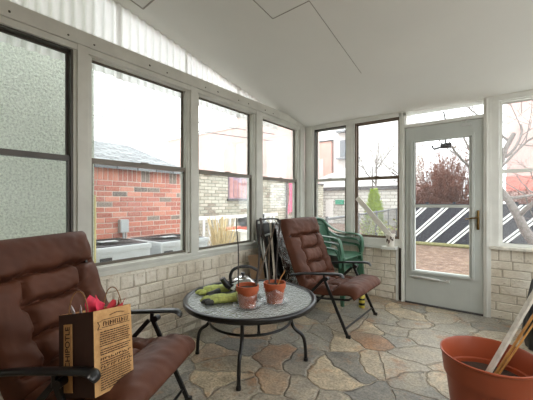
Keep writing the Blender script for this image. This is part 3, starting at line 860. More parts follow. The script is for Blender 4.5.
make_pot((0.868, -2.262), 0.078, 0.142, 'clay pot at the front of the table, one tall thin stick at its left rim', 3,
         'clear plastic saucer under the clay pot nearest the gloves', None,
         [('tall thin dark stick rising from the left side of the front clay pot', (-0.055, -0.03), (0.655, -2.13, 1.04), 0.005, 'dark_stick'),
          ('dark stake leaning from the right side of the front clay pot', (0.045, 0.04), (0.80, -2.02, 1.03), 0.0065, 'dark_stick'),
          ('pale stripped stick leaning right from the front clay pot', (0.03, 0.055), (0.87, -1.95, 0.98), 0.006, 'stick_bark')])
make_pot((0.962, -2.078), 0.079, 0.138, 'clay pot closest to the empty recliner, set in crumpled clear plastic', 8,
         'clear plastic saucer under the clay pot closest to the empty recliner', None,
         [('straight dark stick standing in the clay pot beside the recliner', (-0.01, 0.02), (0.92, -1.95, 1.03), 0.006, 'dark_stick'),
          ('bent brown twig at the left rim of the pot beside the recliner', (-0.04, -0.01), (0.85, -2.0, 0.90), 0.005, 'stick_bark'),
          ('short pale twig lying over the soil of the pot beside the recliner', (0.03, -0.02), (1.03, -2.05, 0.68), 0.004, 'bamboo')])

# garden gloves
def make_glove(loc, rotz, label, flip=1, seed=0):
    r = thing('garden_glove', label, 'glove', loc, rotz, 'green garden gloves on the table')
    r.scale = (1.15, 1.2, 1.35)
    def flat(pts, ws, hs, seg=14):
        rows = []
        for p, w, h in zip(pts, ws, hs):
            row = []
            for k in range(seg + 1):
                a = 2 * PI * (k % seg) / seg
                row.append((p[0] , p[1] + w * math.cos(a), max(0.0, h + h * math.sin(a)) + p[2] + (0.006 * noise.noise(Vector((p[0] * 30, math.cos(a) * 3, seed))) if math.sin(a) > 0 else 0)))
            rows.append(row)
        return rows
    xs = [-0.15, -0.13, -0.10, -0.07, -0.04, 0.0, 0.04, 0.065, 0.08]
    pts = [(x, 0.004 * math.sin(x * 30) * flip, 0.0) for x in xs]
    ws = [0.056, 0.058, 0.054, 0.048, 0.046, 0.052, 0.055, 0.052, 0.04]
    hs = [0.016, 0.02, 0.021, 0.02, 0.019, 0.021, 0.021, 0.018, 0.012]
    rows = flat(pts, ws, hs)
    mb = MB().grid(rows); n = len(rows) - 1
    mb.f.append(tuple(range(14))); mb.f.append(tuple(n * 15 + k for k in range(14)))
    mb.build('palm', 'glove_green', r, smooth=70)
    fin = [(-0.038, 0.052, -0.22), (-0.013, 0.068, -0.06), (0.013, 0.070, 0.05), (0.038, 0.055, 0.2)]
    for i, (y, ln, an) in enumerate(fin):
        m = MB(); P = []
        for k in range(6):
            f = k / 5
            P.append((0.062 + math.cos(an) * ln * f, (y + math.sin(an) * ln * f) * flip, 0.014 + 0.004 * math.sin(f * PI)))
        m.tube(P, [0.013, 0.0135, 0.0135, 0.013, 0.011, 0.005], 10)
        m.build('finger', 'glove_dark' if i < 2 else 'glove_green', r, smooth=60)
    m = MB(); m.tube(spline([(-0.02, 0.035 * flip, 0.015), (0.015, 0.062 * flip, 0.015), (0.055, 0.078 * flip, 0.014), (0.075, 0.080 * flip, 0.014)], 9), [0.018, 0.018, 0.017, 0.016, 0.015, 0.0145, 0.014, 0.012, 0.011, 0.005], 10)
    m.build('thumb', 'glove_dark', r, smooth=60)
    MB().grid(flat([(x, 0, 0) for x in (-0.165, -0.157, -0.147)], [0.059, 0.061, 0.059], [0.017, 0.020, 0.021])).build('cuff', 'glove_green', r, smooth=70)
    return r
make_glove((0.45, -2.17, TZ), math.radians(240), 'green garden glove lying nearest the wall, cuff towards the kettle', 1, 2)
make_glove((0.665, -2.30, TZ), math.radians(236), 'green garden glove with black thumb beside the front clay pot', -1, 6)

# green stacked monobloc chairs
def make_green_chair():
    r = thing('plastic_chair', 'x', 'chair', (0, 0, 0), 0, 'stacked green plastic chairs')
    # seat
    P, Q = [], []
    for i in range(13):
        u = i / 12; x = -0.21 + 0.44 * u
        rowp, rowq = [], []
        for j in range(13):
            v = -1 + 2 * j / 12; hw = 0.205 + 0.03 * u
            z = 0.415 + 0.012 * u - 0.02 * (1 - v * v) * math.sin(u * PI) - (0.03 * max(0, u - 0.85) / 0.15)
            rowp.append((x, v * hw, z)); rowq.append((x, v * hw, z - 0.012))
        P.append(rowp); Q.append(rowq)
    MB().slab(P, Q).build('seat', 'green_plastic', r, smooth=50)
    # back: curved shell with slots
    bk = MB()
    rail = [(-0.205, -0.225, 0.42), (-0.24, -0.25, 0.58), (-0.275, -0.245, 0.72), (-0.30, -0.19, 0.80), (-0.315, 0.0, 0.825), (-0.30, 0.19, 0.80), (-0.275, 0.245, 0.72), (-0.24, 0.25, 0.58), (-0.205, 0.225, 0.42)]
    bk.tube(spline(rail, 48), 0.019, 10)
    bk.build('back_rail', 'green_plastic', r, smooth=50)
    P, Q = [], []
    for i in range(15):
        f = i / 14; z = 0.45 + 0.35 * f
        rowp, rowq = [], []
        for j in range(15):
            v = -1 + 2 * j / 14
            hw = 0.235 - 0.06 * max(0, f - 0.75) / 0.25
            x = -0.215 - 0.09 * f - 0.03 * (1 - v * v)
            rowp.append((x, v * hw, z + 0.02 * f * (1 - v * v))); rowq.append((x - 0.008, v * hw, z + 0.02 * f * (1 - v * v)))
        P.append(rowp); Q.append(rowq)
    MB().slab(P, Q).build('backrest', 'green_plastic', r, smooth=50)
    for s in (-1, 1):
        pts = spline([(-0.292, s * 0.20, 0.795), (-0.255, s * 0.255, 0.735), (-0.15, s * 0.283, 0.668), (0.0, s * 0.287, 0.645), (0.15, s * 0.287, 0.633), (0.205, s * 0.28, 0.60), (0.225, s * 0.268, 0.50), (0.225, s * 0.25, 0.42)], 42)
        A, B = [], []
        for i, p in enumerate(pts):
            t = (pts[min(i + 1, len(pts) - 1)] - pts[max(i - 1, 0)]).normalized()
            nr = Vector((-t.z, 0, t.x)).normalized()
            if nr.z < -0.2: nr = -nr
            A.append([p + Vector((0, k * 0.031, 0)) + nr * 0.008 * (1 - (abs(k)) ** 2) for k in (-1, -.5, 0, .5, 1)])
            B.append([p + Vector((0, k * 0.031, 0)) - nr * 0.010 for k in (-1, -.5, 0, .5, 1)])
        MB().slab(A, B).build('armrest', 'green_plastic', r, smooth=50)
        for (xa, xb) in ((0.215, 0.25), (-0.20, -0.29)):
            m = MB()
            for q in (0, 1):
                o_ = 0.0
            e = 1 if xa > 0 else -1
            # angled leg: L section tapering to the foot
            top = [(xa - 0.03, s * 0.20, 0.415), (xa + 0.015, s * 0.20, 0.415), (xa + 0.015, s * 0.245, 0.415), (xa - 0.03, s * 0.245, 0.415)]
            bot = [(xb - 0.022, s * 0.235, 0.0), (xb + 0.012, s * 0.235, 0.0), (xb + 0.012, s * 0.268, 0.0), (xb - 0.022, s * 0.268, 0.0)]
            m.add(bot + top, [(0, 1, 2, 3), (4, 5, 6, 7), (0, 1, 5, 4), (1, 2, 6, 5), (2, 3, 7, 6), (3, 0, 4, 7)])
            m.build('leg', 'green_plastic', r, bevel=0.004)
    return r
g0 = make_green_chair()
gl_ = ['bottom chair of the green plastic stack, standing on the paving', 'middle chair of the green plastic stack', 'topmost chair of the green plastic stack, seat uncovered']
for k in range(3):
    g = g0 if k == 0 else copy_tree(g0)
    g.location = (0.60 + 0.012 * k, -0.33, 0.062 * k); g.rotation_euler = (0, 0, math.radians(-4))
    g['label'] = gl_[k]

# paper bag with tissue
bag = thing('paper_bag', 'kraft paper takeout bag with dark brown front standing on the recliner', 'bag', (1.036, -3.327, 0.429))
bag.rotation_euler = Euler((math.radians(-8.8), math.radians(-11.1), math.radians(19.6)), 'XYZ')
BW, BD, BH = 0.182, 0.20, 0.31       # front along -x, side along +y
bs = MB()
nz = 12
def bagwall(p0, p1, bulge, seed):
    P = []; nx = 10
    p0, p1 = Vector(p0), Vector(p1); d = p1 - p0; n = Vector((d.y, -d.x, 0)).normalized()
    for i in range(nz + 1):
        z = BH * i / nz; row = []
        for j in range(nx + 1):
            f = j / nx
            cr = noise.noise(Vector((f * 3 + seed, z * 14, seed))) * 0.006 * math.sin(f * PI)
            row.append(p0 + d * f + Vector((0, 0, z)) + n * (bulge * math.sin(f * PI) * math.sin(min(1, i / nz) * PI) + cr))
        P.append(row)
    return P
corners = [(0, 0, 0), (0, BD, 0), (-BW, BD, 0), (-BW, 0, 0)]
side = bagwall(corners[0], corners[1], 0.006, 1)
rear = bagwall(corners[1], corners[2], 0.004, 4)
far = bagwall(corners[2], corners[3], -0.01, 7)
front = bagwall(corners[3], corners[0], 0.004, 9)
MB().grid(side).grid(rear).grid(far).add(corners, [(3, 2, 1, 0)]).build('body', 'kraft_paper', bag, smooth=60, recalc=False)
fo = MB().grid(front).build('front_panel', 'bag_dark', bag, smooth=60, recalc=False); fo['label'] = 'dark brown front of the bag'
lb = MB()
lx0, lx1, lz0, lz1 = -BW + 0.036, -BW + 0.080, 0.022, 0.272
lb.box((lx0, -0.0085, lz0), (lx1, -0.0065, lz1))
lbo = lb.build('label', 'kraft_paper', fo); lbo['label'] = 'tan upright label with dark capitals'
def text_mesh(body, size, mat, parent, mtx, name='lettering', sx=1.0):
    cu = bpy.data.curves.new(name, 'FONT'); cu.body = body; cu.size = size; cu.extrude = 0.0004
    cu.align_x = 'CENTER'; cu.align_y = 'CENTER'; cu.offset = size * 0.014
    tmp = bpy.data.objects.new(name + '_tmp', cu); C.objects.link(tmp)
    dg = bpy.context.evaluated_depsgraph_get(); dg.update()
    me = bpy.data.meshes.new_from_object(tmp.evaluated_get(dg))
    bpy.data.objects.remove(tmp)
    me.transform(mtx); me.materials.clear(); me.materials.append(MATS[mat]); me.name = name
    o = bpy.data.objects.new(name, me); C.objects.link(o); o.parent = parent
    return o
# letters run upwards on the front (facing -y): text x -> +z, text y -> -x
mt = Matrix(((0, -1, 0, (lx0 + lx1) / 2), (0, 0, -1, -0.0089), (1, 0, 0, lz1 - 0.086), (0, 0, 0, 1)))
tx = text_mesh('CHIPOTLE', 0.0335, 'bag_ink', lbo, mt)
ink = MB(); rn = random.Random(12)
def inkbar(y0, y1, z, h): ink.box((0.0082, y0 * 1.14, z * 0.95), (0.0094, y1 * 1.14, (z + h) * 0.95))
# ribbon banner at the top
for (ya, yb, z, h) in ((0.028, 0.158, 0.284, 0.0022), (0.028, 0.158, 0.254, 0.0022)): inkbar(ya, yb, z, h)
inkbar(0.010, 0.026, 0.279, 0.002); inkbar(0.010, 0.026, 0.249, 0.002)
for k in range(6):
    ink.box((0.0082, 0.011 + k * 0.0016, 0.237 + k * 0.0024), (0.0094, 0.0132 + k * 0.0016, 0.2405 + k * 0.0024))
    ink.box((0.0082, 0.011 + k * 0.0016, 0.264 - k * 0.0024), (0.0094, 0.0132 + k * 0.0016, 0.2675 - k * 0.0024))
y = 0.034
while y < 0.152:
    w = rn.uniform(0.004, 0.009); inkbar(y, y + w * 0.35, 0.260, 0.018); inkbar(y, y + w, 0.260 + rn.choice((0, 0.008, 0.015)), 0.003); y += w + 0.004
for k in range(9): ink.box((0.0082, 0.07 + k * 0.009, 0.283 + 0.006 * math.sin(k * 0.35)), (0.0094, 0.079 + k * 0.009, 0.2855 + 0.006 * math.sin(k * 0.35)))
z = 0.240
row = 0
while z > 0.02:
    big = row in (10, 13)
    h = 0.0085 if big else 0.0042
    y = 0.018 + rn.uniform(0, 0.004); end = 0.158 - rn.uniform(0, 0.012)
    while y < end:
        w = rn.uniform(0.004, 0.013) * (1.3 if big else 1)
        if big:
            inkbar(y, y + 0.0026, z - h, h); inkbar(y, y + w * 0.8, z - (0.003 if rn.random() < .5 else h), 0.003)
        else: inkbar(y, min(y + w, end), z - h, h * rn.uniform(0.75, 1))
        y += w + 0.003
    z -= h + (0.0048 if row not in (6, 9) else 0.011); row += 1
ink.build('printed_text', 'bag_ink', bag)
for (yy, lab) in ((0.012, None), (BD - 0.012, None)):
    cx = -BW * 0.5
    MB().tube(spline([(cx - 0.05, yy, BH - 0.03), (cx - 0.048, yy, BH + 0.02), (cx - 0.028, yy, BH + 0.07), (cx, yy, BH + 0.085), (cx + 0.028, yy, BH + 0.07), (cx + 0.048, yy, BH + 0.02), (cx + 0.05, yy, BH - 0.03)], 36), 0.0022, 7).build('handle', 'paper_twine', bag, smooth=60)

# tissue and papers standing in the bag
Mbag = bag.matrix_basis if bag.matrix_basis else None
def in_bag(p): return Vector(bag.location) + bag.rotation_euler.to_matrix() @ Vector(p)
def crumple(name, c, sx, sz, mat, seed, lean=(0, 0), fold=0.03):
    P, Q = [], []
    for i in range(11):
        f = i / 10; a, b = [], []
        for j in range(13):
            g = j / 12
            wid = sx * (0.35 + 0.65 * f)
            x = c[0] + (g - 0.5) * wid + lean[0] * f
            yv = c[1] + fold * math.sin(g * 9 + seed) * (0.3 + f) + lean[1] * f + 0.012 * noise.noise(Vector((g * 5, f * 5, seed)))
            zz = c[2] + sz * f * (1 - 0.22 * abs(math.sin(g * 5.5 + seed * 2)) * f)
            a.append(in_bag((x, yv, zz))); b.append(in_bag((x, yv + 0.0015, zz)))
        P.append(a); Q.append(b)
    return MB().slab(P, Q).build(name, mat, smooth=70)
tag(crumple('tissue_paper', (-0.075, 0.075, 0.15), 0.09, 0.225, 'tissue_pink', 2, (0.005, 0)), 'crumpled bright pink tissue poking out of the takeout bag', 'tissue paper')
tag(crumple('tissue_paper', (-0.045, 0.10, 0.15), 0.07, 0.20, 'tissue_red', 5, (0.02, 0.02)), 'deep red tissue crumpled beside the pink tissue in the bag', 'tissue paper')
tag(crumple('receipt', (-0.130, 0.06, 0.15), 0.075, 0.195, 'paper_white', 9, (-0.01, -0.01), 0.006), 'folded white receipt at the left edge of the open bag', 'receipt')
tag(crumple('napkin', (-0.03, 0.155, 0.15), 0.045, 0.21, 'paper_twine', 3, (0.0, 0.0), 0.004), 'strip of tan card standing at the back of the open bag', 'card')

# large terracotta-coloured tub with sticks
PC = (2.19, -1.95); PR = 0.215; PH = 0.40
tub = thing('planter', 'large terracotta-coloured plastic planter holding loose sticks on the paving near the door', 'planter', (PC[0], PC[1], 0))
MB().lathe([(0.0, 0.0), (0.150, 0.0), (0.155, 0.01), (0.188, 0.285), (0.198, 0.290), (0.209, PH - 0.012), (PR, PH - 0.006), (PR, PH), (0.209, PH + 0.002), (0.203, PH - 0.008),
            (0.191, 0.295), (0.182, 0.290), (0.147, 0.02), (0.0, 0.02)], 72).build('body', 'terracotta_plastic', tub, smooth=35)
MB().lathe([(0.0, 0.275), (0.10, 0.278), (0.181, 0.270), (0.17, 0.22), (0.0, 0.22)], 32, wob=0.03, seed=4).build('soil', 'soil', tub, smooth=60)

# ================================================================== small things around
def stick(name, a, b, w, h, mat, label, cat, group=None, round_=False):
    m = MB()
    if round_:
        a, b = Vector(a), Vector(b); pts = []; rs = []
        for k in range(25):
            f = k / 24; pts.append(a + (b - a) * f); rs.append(w * (1.16 if k % 6 == 0 else 1.0) * (1 - 0.2 * f))
        m.tube(pts, rs, 9); o = m.build(name, mat, smooth=60)
    else:
        m.bar(a, b, w, h); o = m.build(name, mat, bevel=0.002)
    return tag(o, label, cat, group)
stick('board_strip', (2.181, -1.913, 0.276), (2.42, -1.803, 0.817), 0.034, 0.012, 'weathered_board', 'weathered grey-white wooden strip leaning out of the big planter', 'wood strip')
stick('bamboo_cane', (2.213, -1.881, 0.274), (2.414, -1.760, 0.675), 0.007, 0, 'bamboo', 'thicker tan cane leaning out of the big planter beside the wooden strip', 'cane', 'canes in the planter', True)
stick('bamboo_cane', (2.222, -1.90, 0.274), (2.415, -1.79, 0.64), 0.005, 0, 'bamboo', 'thin tan cane lowest of the sticks in the big planter', 'cane', 'canes in the planter', True)

# rolled black plastic leaning in the right corner
rp = []
rnd = random.Random(6)
for i, (x, y, z, r) in enumerate(((2.50, -0.62, 0.0, 0.10), (2.50, -0.60, 0.10, 0.125), (2.52, -0.55, 0.3, 0.13), (2.56, -0.48, 0.5, 0.115), (2.60, -0.42, 0.66, 0.085), (2.63, -0.38, 0.76, 0.04))):
    row = []
    for k in range(33):
        a = 2 * PI * (k % 32) / 32
        rr = r * (1 + 0.22 * noise.noise(Vector((math.cos(a) * 2.2, math.sin(a) * 2.2, z * 3))) + 0.07 * math.sin(a * 9 + z * 12))
        row.append((x + rr * math.cos(a), y + rr * math.sin(a), z))
    rp.append(row)
m = MB().grid(rp); m.f.append(tuple(reversed(range(32)))); m.f.append(tuple(5 * 33 + k for k in range(32)))
tag(m.build('bin_bag', 'black_plastic', smooth=70), 'gathered black plastic sack standing on the floor behind the planter sticks', 'sack')

# plank and painted cup on the back sill
stick('plank', (1.205, -0.028, 0.726), (0.772, -0.020, 1.215), 0.012, 0.062, 'white_board', 'white board leaning diagonally across the window beside the door', 'board')
cup = thing('paint_cup', 'small white cup with dark print on the sill beside the door frame', 'cup', (1.19, -0.064, 0.6355))
cup.scale = (1.2, 1.2, 1.2)
MB().lathe([(0.0, 0.0), (0.034, 0.0), (0.042, 0.11), (0.047, 0.112), (0.047, 0.124), (0.041, 0.124), (0.033, 0.006), (0.0, 0.006)], 32).build('body', 'white_board', cup, smooth=35)
pm = MB()
rnd = random.Random(3)
for k in range(9):
    a = -PI / 2 - 0.9 + 0.22 * k; z = rnd.uniform(0.03, 0.075); h = rnd.uniform(0.02, 0.04)
    for zz in (z,):
        r0 = 0.0345 + 0.008 * (zz / 0.11); 
        P = [(r0 * math.cos(a), r0 * math.sin(a), zz), ((r0) * math.cos(a + 0.17), (r0) * math.sin(a + 0.17), zz), ((r0 + 0.002) * math.cos(a + 0.17), (r0 + 0.002) * math.sin(a + 0.17), zz + h), ((r0 + .002) * math.cos(a), (r0 + .002) * math.sin(a), zz + h)]
        n = Vector((math.cos(a), math.sin(a), 0)) * 0.0012
        pm.add([Vector(p) + n * 0 for p in P] + [Vector(p) + n for p in P], [(0, 3, 2, 1), (4, 5, 6, 7), (0, 1, 5, 4), (1, 2, 6, 5), (2, 3, 7, 6), (3, 0, 4, 7)])
pm.build('print', 'bag_ink', cup)

# yellow can under the recliner
can = thing('spray_can', 'small yellow can with dark bands on the floor under the empty recliner', 'can', (1.008, -0.50, 0))
MB().lathe([(0.0, 0.0), (0.030, 0.0), (0.032, 0.004), (0.032, 0.125), (0.026, 0.135), (0.0, 0.137)], 24).build('body', 'can_yellow', can, smooth=35)
MB().lathe([(0.0325, 0.03), (0.0332, 0.03), (0.0332, 0.055), (0.0325, 0.055), (0.0325, 0.03)], 24).build('band', 'black_plastic', can, smooth=35)
MB().lathe([(0.0325, 0.085), (0.0332, 0.085), (0.0332, 0.105), (0.0325, 0.105), (0.0325, 0.085)], 24).build('band', 'black_plastic', can, smooth=35)
MB().lathe([(0.0, 0.137), (0.018, 0.137), (0.018, 0.16), (0.0, 0.162)], 16).build('cap', 'black_plastic', can, smooth=35)

# folded chair, black sheeting and cardboard against the left wall
fc = thing('folded_chair', 'folded black tubular chair leaning on the brick wall behind the kettle', 'chair', (0.16, -1.02, 0))
def loop(pts, r, name, mat='black_paint'):
    MB().tube(spline(pts, 60, closed=True), r, 8, closed=True).build(name, mat, fc, smooth=50)
loop([(0.10, -0.24, 0.012), (0.02, -0.22, 0.50), (-0.045, -0.21, 0.90), (-0.055, -0.15, 0.96), (-0.055, 0.15, 0.96), (-0.045, 0.21, 0.90), (0.02, 0.22, 0.50), (0.10, 0.24, 0.012)], 0.011, 'frame')
loop([(0.16, -0.20, 0.012), (0.09, -0.20, 0.40), (0.035, -0.19, 0.74), (0.03, -0.13, 0.80), (0.03, 0.13, 0.80), (0.035, 0.19, 0.74), (0.09, 0.20, 0.40), (0.16, 0.20, 0.012)], 0.011, 'seat_frame', 'aluminium')
P, Q = [], []
for i in range(12):
    f = i / 11; z = 0.34 + 0.58 * f; x = 0.055 - 0.10 * f
    P.append([(x - 0.014 * (1 - (j / 5 - 1) ** 2), (j / 5 - 1) * 0.20, z) for j in range(11)]); Q.append([(x - 0.014 * (1 - (j / 5 - 1) ** 2) - 0.004, (j / 5 - 1) * 0.20, z) for j in range(11)])
MB().slab(P, Q).build('sling', 'glove_dark', fc, smooth=60)
for k in range(2):
    MB().bar((0.06 + 0.02 * k, -0.21 + 0.42 * k, 0.52), (0.0, -0.21 + 0.42 * k, 0.78), 0.01, 0.02, (0, 1, 0)).build('link', 'aluminium', fc)

def sheet(name, label, cat, mat, corners, amp, seed, n=34, sc=5.0):
    a, b, c, d = map(Vector, corners); P, Q = [], []
    nr = (b - a).cross(d - a).normalized()
    for i in range(n + 1):
        f = i / n; rp_, rq = [], []
        for j in range(n + 1):
            g = j / n
            p = (a * (1 - g) + b * g) * (1 - f) + (d * (1 - g) + c * g) * f
            w = noise.noise(p * sc + Vector((seed, 0, 0))) + 0.5 * abs(noise.noise(p * sc * 2.3 + Vector((0, seed, 0)))) + 0.3 * abs(noise.noise(p * sc * 5 + Vector((0, seed, 3))))
            q = p + nr * amp * w + Vector((0, 0.03 * noise.noise(Vector((f * 4, seed, 0))), 0.03 * noise.noise(Vector((g * 4, 0, seed)))))
            q.z = max(q.z, 0.004)
            rp_.append(q); rq.append(q - nr * 0.004)
        P.append(rp_); Q.append(rq)
    return tag(MB().slab(P, Q).build(name, mat, smooth=75), label, cat)
sheet('plastic_sheet', 'crumpled shiny black plastic sheeting propped against the folded chair', 'plastic sheet', 'black_plastic',
      ((0.47, -1.26, 0.01), (0.40, -0.62, 0.01), (0.22, -0.72, 0.80), (0.20, -1.12, 0.93)), 0.07, 4)
sheet('plastic_film', 'clear crinkled plastic film hanging over the black sheeting', 'plastic film', 'clear_film',
      ((0.50, -1.20, 0.22), (0.46, -0.72, 0.22), (0.27, -0.74, 0.86), (0.25, -1.14, 0.97)), 0.06, 11)
stick('cardboard_sheet', (0.30, -1.36, 0.005), (0.14, -1.30, 0.60), 0.16, 0.01, 'cardboard', 'brown cardboard piece leaning between the kettle and the black sheeting', 'cardboard')
for k, (a, b, m_, lab) in enumerate((((0.40, -1.24, 0.01), (0.14, -1.20, 0.985), 'dark_stick', 'dark wooden stake leaning on the wall left of the folded chair'),
                                     ((0.44, -1.30, 0.01), (0.20, -1.10, 0.93), 'weathered_board', 'pale split stake leaning on the wall beside the dark one'),
                                     ((0.50, -1.12, 0.01), (0.22, -0.98, 0.97), 'dark_stick', 'dark stake in front of the black plastic sheeting'))):
    stick('wooden_stake', a, b, 0.022, 0.016, m_, lab, 'stake', 'stakes leaning by the folded chair')

# ================================================================== outdoors
GZ = -0.22
gm = MB(); gm.box((-45, 0.2, GZ - 0.3), (40, 60, GZ)); gm.box((-45, -25, GZ - 0.3), (-0.22, 0.2, GZ)); gm.box((3.6, -25, GZ - 0.3), (40, 0.2, GZ))
struct(gm.build('ground', 'leaf_mulch'), 'leaf-strewn bare yard ground')
struct(MB().box((-3.2, -5, GZ), (-0.22, 2.6, GZ + 0.02)).box((-0.22, 0.2, GZ), (9.0, 2.6, GZ + 0.02)).box((3.6, -9, GZ), (9.0, 0.2, GZ + 0.02)).build('path', 'concrete'), 'pale concrete paving around the porch, added out of view to bounce light indoors')  # unseen pale slabs, laid to bounce neutral light up to the ceiling

# stucco house next door
sh = thing('stucco_house', 'green-grey stucco wall of the neighbouring house filling the nearest window', 'house', (-1.0, -2.43, GZ))
MB().box((-4.0, -6.0, 0.0), (0.0, 0.0, 5.2)).build('wall', 'stucco', sh)
MB().box((-0.02, 0.0, 0.25), (0.012, 0.014, 1.45)).build('corner_bead', 'yellow_trim', sh)

# red brick garage
gx, gya, gyb = -2.3, -2.38, -0.29
rg = thing('brick_garage', 'low red brick garage with grey shingled roof behind the condensers', 'garage', (gx, gya, GZ))
def gwall(xf, L, ztop, seed):
    cs = []; z = 0.0; h = 0.0745; n = 0
    top = ztop - 0.21
    k = int(top / h); h = top / k
    for i in range(k): cs.append((i * h, (i + 1) * h, 0.225, 0.5 * (i % 2)))
    cs.append((top, ztop, 0.074, 0.2))
    return brick_mb(xf, 0, L, cs, depth=0.12, ch=0.004, jit=0.003, seed=seed, gap=0.011)
a_, b_ = gwall(lambda s, t, z: (t, s, z), gyb - gya, 1.90, 21)
w1 = a_.build('wall', 'red_brick', rg); b_.build('mortar', 'red_mortar', w1)
a_, b_ = gwall(lambda s, t, z: (-s, gyb - gya + t, z), 3.4, 1.90, 22)
w2 = a_.build('wall', 'red_brick', rg); b_.build('mortar', 'red_mortar', w2)
L = gyb - gya
rf = MB(); rf.add([(0.10, -0.04, 1.90), (0.10, L + 0.14, 1.90), (-2.2, L + 0.14, 2.66), (-2.2, -0.04, 2.66), (-4.5, -0.04, 1.9), (-4.5, L + 0.14, 1.9)] +
                  [(0.10, -0.04, 1.86), (0.10, L + 0.14, 1.86), (-2.2, L + 0.14, 2.60), (-2.2, -0.04, 2.60), (-4.5, -0.04, 1.86), (-4.5, L + 0.14, 1.86)],
                  [(0, 1, 2, 3), (3, 2, 5, 4), (7, 6, 9, 8), (8, 9, 10, 11), (0, 6, 7, 1), (4, 5, 11, 10), (1, 7, 8, 2), (2, 8, 11, 5), (3, 9, 6, 0), (4, 10, 9, 3)])
rf.build('roof', 'shingle', rg)
eb = thing('disconnect_box', 'grey electrical box on the red brick wall above the condensers', 'electrical box', (gx + 0.004, -1.455, 0.80))
MB().box((0.0, -0.065, -0.095), (0.075, 0.065, 0.10)).build('box', 'box_grey', eb, bevel=0.006)
MB().box((0.075, -0.055, -0.08), (0.082, 0.055, 0.085)).build('cover', 'box_grey', eb, bevel=0.002)
MB().tube([(0.04, 0.0, -0.095), (0.04, 0.0, -0.55), (0.09, 0.0, -0.62)], 0.016, 8).build('conduit', 'box_grey', eb, smooth=50)
MB().tube([(0.04, 0.035, -0.095), (0.04, 0.035, -0.50), (0.12, 0.03, -0.62)], 0.010, 8).build('conduit', 'box_grey', eb, smooth=50)

def make_ac(label, y0, y1, zt):
    w = y1 - y0; h = zt - GZ - 0.02
    r = thing('condenser_unit', label, 'air conditioner', (-1.39, (y0 + y1) / 2, GZ + 0.02), 0, 'air conditioner units by the brick garage')
    X = 0.38; Y = w / 2
    MB().box((-X, -Y, 0.0), (X, Y, h - 0.07)).build('casing', 'ac_white', r, bevel=0.02)
    MB().box((-X - 0.012, -Y - 0.012, h - 0.075), (X + 0.012, Y + 0.012, h - 0.012)).build('top_rim', 'ac_white', r, bevel=0.02)
    g = MB()
    g.lathe([(0.0, h - 0.013), (min(X, Y) * 0.93, h - 0.013), (min(X, Y) * 0.93, h - 0.004), (0.0, h - 0.001)], 40)
    MB().box((-X * 0.93, -Y * 0.93, h - 0.014), (X * 0.93, Y * 0.93, h - 0.004)).build('fan_grille', 'ac_grille', r, bevel=0.004)
    gg = MB()
    for k in range(1, 9): gg.tube([(X * 0.1 * k * math.cos(2 * PI * q / 32), X * 0.1 * k * math.sin(2 * PI * q / 32), h) for q in range(32)], 0.003, 5, closed=True)
    gg.build('fan_guard', 'black_paint', r, smooth=50)
    MB().box((-0.05, -0.10, h - 0.003), (0.05, 0.10, h + 0.008)).build('name_plate', 'ac_white', r, bevel=0.002)
    lv = MB()
    for k in range(16):
        z = 0.06 + k * (h - 0.18) / 16
        lv.box((X - 0.004, -Y + 0.05, z), (X + 0.006, Y - 0.05, z + 0.012)); lv.box((-X + 0.05, Y - 0.004, z), (X - 0.05, Y + 0.006, z + 0.012))
    lv.build('louvre_panel', 'ac_white', r)
    MB().box((X - 0.004, -Y + 0.04, h - 0.22), (X + 0.012, -Y + 0.16, h - 0.12)).build('valve_cover', 'ac_grille', r, bevel=0.004)
make_ac('white condenser unit with black top nearest the stucco wall', -2.41, -1.80, 0.70)
make_ac('white condenser unit with black top further along the red brick wall', -1.66, -0.92, 0.685)

# painted brick wall further along, with boarded window
wb_ = thing('brick_outbuilding', 'long whitewashed brick wall with a boarded window beyond the red garage', 'building', (-3.0, -0.1, GZ))
cs = [(i * 0.075, (i + 1) * 0.075, 0.22, 0.5 * (i % 2)) for i in range(27)]
a_, b_ = brick_mb(lambda s, t, z: (t, s, z), 0, 6.6, cs, depth=0.15, ch=0.005, jit=0.006, seed=31, gap=0.011)
w1 = a_.build('wall', 'white_brick', wb_); b_.build('mortar', 'white_mortar', w1)
MB().box((-2.5, 0.0, 1.99), (0.03, 6.6, 2.03)).build('coping', 'gutter_dark', wb_)
wn = MB().box((0.0, 1.62, 1.46), (0.03, 2.52, 1.98)).build('boarded_window', 'poster', wb_)
MB().box((0.0, 1.58, 1.41), (0.06, 2.56, 1.46)).build('sill', 'gutter_dark', wn)
bd = MB()
for k in range(6): bd.box((0.03, 1.64 + 0.15 * k, 1.48), (0.038, 1.76 + 0.15 * k, 1.96 - 0.05 * (k % 3)))
bd.build('board', 'faded_board', wn)
dp = MB().tube([(-2.93, 3.96, GZ), (-2.93, 3.96, 1.78)], 0.035, 10)
tag(dp.build('downpipe', 'gutter_dark', smooth=50), 'dark downpipe on the whitewashed wall left of the pink banner', 'pipe')
P, Q = [], []
for i in range(20):
    f = i / 19; z = 1.74 - 0.86 * f
    hw = 0.16 - 0.05 * math.sin(f * PI) + 0.10 * f
    P.append([(-2.972 + 0.022 * math.sin(j * 1.4 + f * 3), 4.30 + (j / 6 - 1) * hw, z - 0.05 * (j % 3) * f) for j in range(13)])
    Q.append([(p[0] - 0.006, p[1], p[2]) for p in P[-1]])
tag(MB().slab(P, Q).build('banner', 'pink_cloth', smooth=70), 'pink cloth hanging on the whitewashed wall', 'cloth')

